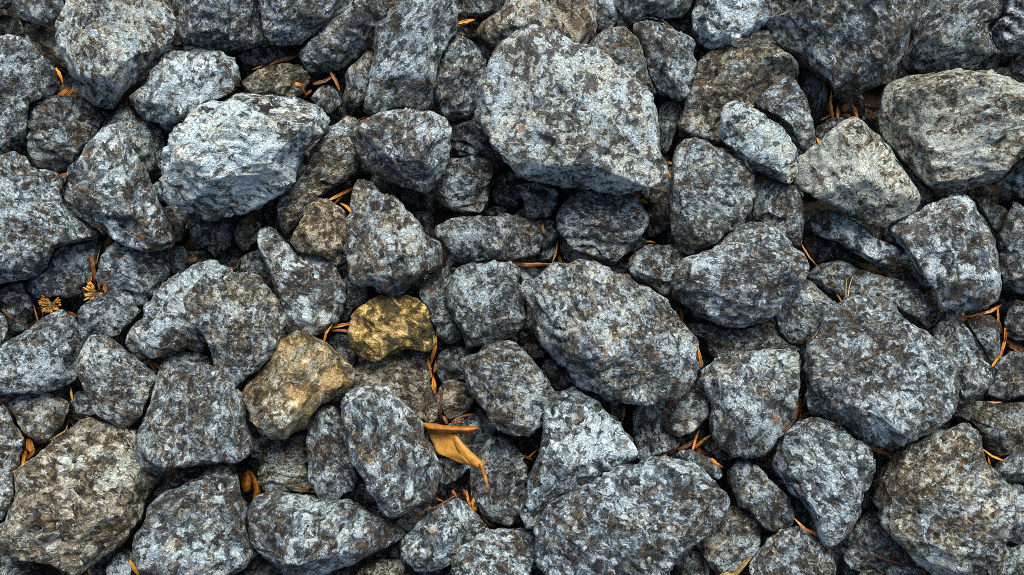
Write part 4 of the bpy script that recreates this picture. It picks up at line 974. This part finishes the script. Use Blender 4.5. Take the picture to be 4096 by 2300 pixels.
# narrow dried leaves: tile | "x,y x,y:width" ... | material | label
LITTER = [
('D0', '600,650 604,840:36 572,735 600,832:26 640,765 642,842:40 740,748 780,835:28 660,832 742,852:28 530,862 602,822:18 705,738 690,805:42', LEAF, 'slim orange-brown dry leaf in the needle-filled gap under the broad dark boulder'),
('D0', '828,730 902,802:36 858,812 936,862:40 848,772 940,782:26 888,862 936,892:30', HUSK, 'dull brown narrow leaf lying against the pale black-lichened slab'),
('B0', '140,468 312,414:36', LEAF, 'long orange leaf lying on the dark flat stone behind the beige-olive stone'),
('B0', '20,505 76,483:20', LEAF, 'tiny orange leaf scrap beside the beige-olive oblong stone'),
('B0', '330,605 392,622:40 372,640 402,694:34 395,702 442,655:32', LEAF, 'curled orange leaf scrap at the end of the beige-olive oblong stone'),
('B0', '470,600 600,545:40 590,540 640,640:30', HUSK, 'dull brown leaf in the hollow behind the small angular stone'),
('B0', '1490,172 1612,143:26 1490,192 1582,165:18 1502,240 1552,252:26', LEAF, 'orange dry leaf in the gap beside the tall upright block'),
('B0', '780,872 862,838:34', HUSK, 'brown leaf under the foot of the tall upright block'),
('B1', '590,82 722,18:40 618,112 692,48:30 640,108 732,182:26', LEAF, 'brown-orange leaf tucked behind the pink-brown egg-shaped stone'),
('B1', '620,582 692,545:15', HUSK, 'thin brown needle between the pink-brown and the three-cornered stones'),
('A0', '412,508 452,602:26 428,692 482,648:42 480,692 536,633:20 545,712 550,678:26', LEAF, 'small golden leaf scrap in the gap under the big cross-cracked boulder'),
('A0', '1688,602 1732,622:42 1668,642 1712,642:30', LEAF, 'small orange-red bud on the twig by the diamond-shaped stone'),
('A0', '432,1265 485,1262:40', LEAF, 'golden scrap between the rough dark-brown stone and the notched stone'),
('A1', '662,528 682,702:42 640,742 660,650:26 690,618 712,722:26 765,752 762,698:26', LEAF, 'upright orange-brown leaf beside the golden seed tuft'),
('A1', '245,852 270,952:16 300,850 300,942:18 150,1072 232,988:26 500,908 562,932:42', HUSK, 'brown leaf shred around the drab yellow seed tuft'),
('A1', '1070,1255 1122,1332:26 1100,1268 1152,1302:26', LEAF, 'brown-orange leaf shred under the pale lichen-topped stone'),
('A1', '1350,530 1422,500:62', HUSK, 'pinkish-brown flat leaf piece behind the pale lichen-topped stone'),
('A1', '1660,584 1702,586:30', LEAF, 'small orange leaf bit next to the pale lichen-topped stone'),
('A2', '70,250 96,322:22 10,198 62,262:20 160,642 186,548:30 190,602 242,540:26 165,458 166,572:30 212,478 240,562:62', LEAF, 'amber dry leaf crowded beside the golden straw and the granite slab'),
('A2', '640,1398 662,1455:26', LEAF, 'orange leaf tip under the granite slab'),
('A2', '945,1345 1002,1442:66', GOLD, 'pale pinkish-tan leaf pressed against the lumpy blue-grey boulder'),
('A2', '515,98 522,172:22', GOLD, 'mossy yellow shred above the straw'),
('B1', '592,998 540,1106:30 595,1012 722,984:26 590,1036 722,1042:30', LEAF, 'reddish-brown dry leaf poking from behind the yellow lichen-crusted stone'),
('B1', '1342,1088 1308,1272:46', LEAF, 'long brown leaf hanging beside the yellow lichen-crusted stone'),
('B1', '1290,1258 1302,1382:52 1342,1258 1330,1342:30 1320,1378 1326,1452:30', LEAF, 'crumpled orange husk in the slot beside the brown-olive flat stone'),
('C1', '412,398 380,536:26 428,488 442,542:26', LEAF, 'orange needle standing in the gap beside the jagged pointed stone'),
('C1', '308,268 317,326:24', LEAF, 'bright orange leaf bit on a small stone'),
('C1', '0,527 190,560 382,556:50', HUSK, 'long dark brown leaf under the long flat dark stone'),
('C1', '1282,878 1258,932:18 1300,878 1312,972:20', HUSK, 'brown needle in the slot beside the slanting-edged blue boulder'),
('C1', '1028,88 1062,112:26 1008,96 1052,96:20', GOLD, 'yellowish leaf scrap under the corner of the largest boulder'),
('C1', '1438,1178 1458,1292:28', LEAF, 'thin orange leaf at the corner of the square-shouldered boulder'),
('C1', '1066,392 1124,402:15', LEAF, 'orange shred behind the grey stone between two large boulders'),
('C0', '1205,1175 1245,1185:22 1208,1215 1232,1280:22', LEAF, 'orange shred in the slot between the largest boulder and bean-shaped stone'),
('B2', '1320,8 1332,122:26 1355,130 1376,302:30', LEAF, 'slender brown leaf above the big curled yellow leaf'),
('B2', '1480,332 1612,288:40 1430,352 1532,345:20 1390,298 1422,352:40', LEAF, 'dark orange crumpled leaf behind the big curled yellow leaf'),
('B2', '1458,838 1492,882:36 1540,828 1592,922:52 1568,838 1612,962:30 1610,898 1632,982:36 1340,880 1392,912:24 1300,972 1452,888:18', LEAF, 'golden-orange husk in the tangle above the faceted grey stone'),
('B2', '1670,1018 1768,1088:40', LEAF, 'orange-brown leaf lying by the dark rough stone'),
('B2', '1180,988 1247,1032:20', LEAF, 'thin orange leaf under the large ribbed oval stone'),
('B2', '360,828 442,846:30 440,846 466,840:20', HUSK, 'rust-brown leaf edge above the beaked flat-topped stone'),
('C2', '892,238 880,342:26', HUSK, 'brown needle beside the leaning triangular pale stone'),
('C2', '1250,168 1272,242:20', HUSK, 'brown needle under the large blotched boulder'),
('C2', '1198,562 1292,500:40 1290,540 1402,480:60 1400,522 1446,378:28 1420,520 1532,430:36 1430,540 1562,632:50 1530,608 1602,662:40', LEAF, 'orange-brown dry leaf in the litter below the small dark perched block'),
('C2', '175,588 236,612:20 200,602 272,540:30', LEAF, 'brown-orange leaf in the dark hole beside the leaning triangular stone'),
('C2', '1690,1445 1802,1328:36', STRAW, 'olive-green leaf beside the dome-shaped speckled stone'),
('C2', '1588,1450 1692,1440:22', STRAW, 'yellow leaf edge below the chunky leaning stone'),
('D1', '388,418 492,562:15', LEAF, 'thin orange blade in the crevice beside the slim bone-shaped stone'),
('D1', '1520,930 1692,900:20 1680,910 1802,858:26', LEAF, 'rusty leaf strip along the foot of the rust-marked block'),
('D1', '1552,945 1562,992:22 1560,985 1602,1042:26 1590,1020 1627,1102:26', GOLD, 'golden chaff on the edge of the smooth grey stone'),
('D1', '1800,858 1832,1042:26 1850,1020 1852,1112:30 1850,1112 1820,1222:22 1760,1292 1812,1220:18', LEAF, 'orange stalk-like leaf beside the smooth grey stone'),
('D1', '1868,1110 2002,1172:52 1880,1140 1995,1212:36', LEAF, 'bright orange curled leaf between two dark stones'),
('D2', '330,312 366,188:30 370,198 376,332:30 380,300 432,280:26 250,402 312,340:20', LEAF, 'orange-brown leaf in the slot above the shield-shaped stone'),
('D2', '838,494 1012,572:36 950,542 1052,480:20', HUSK, 'brown leaf under the very large swirling-grained boulder'),
('D2', '1700,540 1822,607:36 1735,600 1747,652:20', LEAF, 'small orange leaf beside the shoulder of the horned boulder'),
('D2', '328,1034 482,1146:26', LEAF, 'orange pointed leaf at the foot of the shield-shaped stone'),
('D2', '728,1132 802,1028:22', LEAF, 'pale brown leaf beside the foot of the shield-shaped stone'),
('D2', '1738,196 1812,195:12', LEAF, 'thin orange shred on the dark layered slab'),
('D0', '492,1000 520,1040:34', GOLD, 'orange-tan leaf piece stuck behind the pale pyramid'),
('D1', '590,786 622,797:16 640,782 672,832:11', GOLD, 'tiny golden chaff by the crown of the very large boulder'),
]
for tile, spec, mat, label in LITTER:
    parts = []
    cur = []
    for w in spec.split():
        if ':' in w:
            pt, width = w.split(':')
            cur.append(tuple(float(v) for v in pt.split(',')))
            parts.append((cur, float(width)))
            cur = []
        else:
            cur.append(tuple(float(v) for v in w.split(',')))
    for path, width in parts:
        narrow_leaf(tile, path, width, mat, label, label.replace(' leaf', ' leaves') if len(parts) > 1 else None)


# the big curled leaf: flat blade, folded flap, rolled upper half and stalk
def sheet(name, tile, rows, mat, parent, z0, nx=9, ny=14, ruffle=.0008, thick=.0005):
    """rows: (left px, right px, z left, z middle, z right) down the leaf, heights above z0 in mm"""
    rows_ = []
    for (a, b, zl, zm, zr) in rows:
        rows_.append((*tile_px(tile, [a])[0], *tile_px(tile, [b])[0], zl, zm, zr))
    rows_ = np.array(rows_, float)
    t = np.linspace(0, len(rows_) - 1, ny)
    rr = np.stack([np.interp(t, np.arange(len(rows_)), rows_[:, k]) for k in range(7)], -1)
    for _ in range(1):
        rr[1:-1] = .25 * rr[:-2] + .5 * rr[1:-1] + .25 * rr[2:]
    verts, grain = [], []
    for i in range(ny):
        x0, y0, x1, y1, zl, zm, zr = rr[i]
        for j in range(nx):
            s = j / (nx - 1)
            z = zl * (1 - s) * (1 - 2 * s) + zm * 4 * s * (1 - s) + zr * s * (2 * s - 1)
            z = z0 + z * .001 + ruffle * math.sin(3.1 * i + 2.3 * j) * .5
            verts.append(at_height(np.array([[x0 + (x1 - x0) * s, y0 + (y1 - y0) * s]]), z)[0])
            grain.append((s * .03, i / ny * .06, 0.0))
    org = np.array(parent.location)
    verts = [tuple(v - org) for v in verts]
    faces = [(i * nx + j, i * nx + j + 1, (i + 1) * nx + j + 1, (i + 1) * nx + j) for i in range(ny - 1) for j in range(nx - 1)]
    return link_mesh(name, verts, faces, mat, parent, grain, thick)


def empty(name, tile, pt, z, label, cat):
    o = bpy.data.objects.new(name, None)
    o.empty_display_size = .01
    o.location = at_height(tile_px(tile, [pt]), z)[0]
    o['label'], o['category'] = label, cat
    COL.link(o)
    return o


leaf_px = tile_px('B2', [(1420, 500), (1380, 470), (1520, 560), (1460, 600)])
LZ = max(surface(q) for q in leaf_px) + .004
big = empty('curled_leaf', 'B2', (1450, 520), LZ - .004, 'big curled yellow-tan leaf with a rolled edge and long stalk', 'leaf')
sheet('blade', 'B2', [((1275, 395), (1478, 428), 0, 1, 6), ((1300, 440), (1482, 455), 0, 1, 7), ((1325, 500), (1500, 510), -1, 2, 7),
                      ((1348, 572), (1535, 580), -1, 2, 7), ((1420, 588), (1570, 625), 0, 2, 6), ((1530, 642), (1600, 655), 1, 2, 4)], GOLD, big, LZ, ruffle=.0004)
sheet('folded_flap', 'B2', [((1465, 432), (1495, 440), 6, 7, 8), ((1474, 488), (1540, 488), 6, 9, 7), ((1496, 545), (1596, 550), 6, 9, 6),
                            ((1530, 600), (1655, 600), 5, 8, 5), ((1590, 650), (1688, 632), 4, 7, 5), ((1662, 680), (1692, 668), 5, 7, 6)], GOLD, big, LZ, ruffle=.0003)
sheet('rolled_edge', 'B2', [((1243, 340), (1290, 420), 3, 9, 0), ((1300, 345), (1325, 430), 5, 13, 1), ((1360, 350), (1375, 430), 5, 14, 1),
                            ((1400, 362), (1430, 425), 5, 14, 2), ((1470, 362), (1490, 425), 6, 14, 3), ((1540, 372), (1560, 428), 7, 13, 4),
                            ((1600, 365), (1610, 425), 8, 13, 5), ((1648, 372), (1645, 400), 9, 12, 8)], AMBER, big, LZ, nx=11, ny=22, ruffle=.0005)
pts = at_height_many(resample(tile_px('B2', [(1668, 635), (1688, 700), (1708, 770), (1720, 830)]), 9)[0], LZ + np.linspace(.007, .004, 9)) - np.array(big.location)
v, f = tube_mesh(pts, .0022, .0010, 7, .1)
link_mesh('stalk', [tuple(a) for a in v], f, AMBER, big)

sp = tile_px('A2', [(1800, 780), (1850, 830), (1780, 830)])
SZ = min(.08, float(np.median([surface(q) for q in sp])) + .018)
small = empty('curled_leaf', 'A2', (1810, 800), SZ - .006, 'small curled orange leaf beside the lumpy blue-grey boulder', 'leaf')
sheet('blade', 'A2', [((1770, 700), (1798, 682), 0, 2, 0), ((1745, 735), (1818, 715), 0, 5, 1), ((1735, 785), (1825, 770), 0, 6, 1),
                      ((1745, 830), (1820, 820), 0, 5, 0), ((1760, 850), (1800, 848), 0, 2, 0)], LEAF, small, SZ)
sheet('folded_flap', 'A2', [((1800, 692), (1815, 690), 2, 3, 2), ((1815, 730), (1850, 735), 2, 6, 2), ((1825, 790), (1885, 790), 2, 7, 1),
                            ((1835, 840), (1895, 840), 2, 6, 1), ((1822, 885), (1888, 872), 1, 4, 0), ((1830, 925), (1850, 910), 0, 1, 0)], LEAF, small, SZ)

# straw, twigs, grass
root = stem('A2', [(98, 702), (190, 632), (280, 540), (350, 482), (430, 430), (480, 400), (495, 320), (505, 265)], 15, 9, STRAW, 'straw',
            'golden bent straw with side shoots lying across the granite slab corner', 'straw', n=26, lift=.004, keep=90)
for path in ([(505, 296), (560, 288), (620, 300), (725, 332)], [(510, 292), (590, 332), (652, 388)], [(500, 330), (550, 386)]):
    pts = path_3d('A2', path, 10, .005, 85) - np.array(root.location)
    v, f = tube_mesh(pts, .0006, .0003, 5)
    link_mesh('side_shoot', [tuple(a) for a in v], f, STRAW, root)
stem('A0', [(1570, 737), (1650, 690), (1740, 650), (1757, 600), (1750, 550), (1792, 508)], 30, 18, TWIG, 'twig',
     'crooked brown twig along the edge of the diamond-shaped stone', 'twig', knobs=.2)
stem('A1', [(-20, 840), (30, 890), (85, 952)], 34, 26, TWIG, 'twig', 'short brown broken twig on a dark stone', 'twig', knobs=.2)
stem('D2', [(930, 1310), (1000, 1340), (1100, 1365), (1260, 1405), (1480, 1415)], 28, 10, TWIG, 'twig',
     'long dark brown twig at the foot of the horned knobbly boulder', 'twig', n=26, knobs=.2)
for path, lab in (([(640, 868), (655, 800), (678, 678)], ('B0', 'pale dry grass blade beside the whitish boulder')),
                  ([(695, 580), (705, 510), (735, 400)], ('A1', 'fine yellow grass stem rising beside the upright orange leaves')),
                  ([(700, 805), (700, 730), (708, 660)], ('D1', 'fine golden grass stalk on the long ridged stone')),
                  ([(714, 795), (725, 720), (748, 645)], ('D1', 'fine golden grass stalk on the long ridged stone')),
                  ([(1722, 622), (1716, 570), (1735, 520)], ('A1', 'thin brown curved stem in the gap beside the S-shaped stone')),
                  ([(454, 1092), (478, 1068), (497, 1042)], ('D1', 'tiny yellow grass blade by the very large swirling-grained boulder'))):
    o = stem(lab[0], path, 9, 5, STRAW, 'grass_stalk', lab[1], 'grass')
    if 'fine golden' in lab[1]:
        o['group'] = 'grass stalks on the ridged stone'


def tuft(tile, pt, rad, label, n, spread, ang0=0.0, name='seed_tuft', mat=None, tips=True):
    c_px = tile_px(tile, [pt])[0]
    z = max(surface(c_px), .034) + .008
    base = at_height(c_px[None], z)[0]
    m = .000195 / TILE[tile][2] * rad
    V, F, V2, F2 = [], [], [], []
    for i in range(n):
        a = ang0 + random.uniform(-spread, spread)
        L = m * random.uniform(.5, 1.05)
        d = np.array((math.cos(a), math.sin(a), random.uniform(.1, .7)))
        p0 = np.array((random.uniform(-1, 1), random.uniform(-1, 1), 0)) * m * .12
        p = np.array([p0, p0 + d * L * .5 + np.array((0, 0, .0012)), p0 + d * L])
        v, f = tube_mesh(p, .0004, .0002, 4)
        F += [tuple(k + len(V) for k in q) for q in f]
        V += [tuple(q) for q in v]
        if tips and i % 2 == 0:
            e = np.array([p[2], p[2] + d * .0016, p[2] + d * .003])
            v, f = tube_mesh(e, .0008, .0005, 5)
            F2 += [tuple(k + len(V2) for k in q) for q in f]
            V2 += [tuple(q) for q in v]
    root = bpy.data.objects.new(name, None)
    root.empty_display_size = .01
    root.location = base
    root['label'], root['category'] = label, 'seed tuft'
    COL.link(root)
    link_mesh('bristle', V, F, mat or STRAW, root)['kind'] = 'stuff'
    if tips:
        link_mesh('seed', V2, F2, GOLD, root)['kind'] = 'stuff'


tuft('A1', (700, 765), 62, 'golden bristly seed tuft above the small dark blunt stone', 120, 2.2, -2.2)
tuft('A1', (380, 845), 58, 'drab yellow seed tuft in the dark gap above the sloping grey stone', 110, 2.4, -1.6)
tuft('D1', (810, 560), 130, 'yellow moss-like grass tuft on the long ridged stone', 40, .35, -.45, 'grass_tuft', STRAW, False)
tuft('D1', (930, 618), 100, 'thin yellow grass wisp beside the long ridged stone', 14, .15, 0.05, 'grass_tuft', STRAW, False)
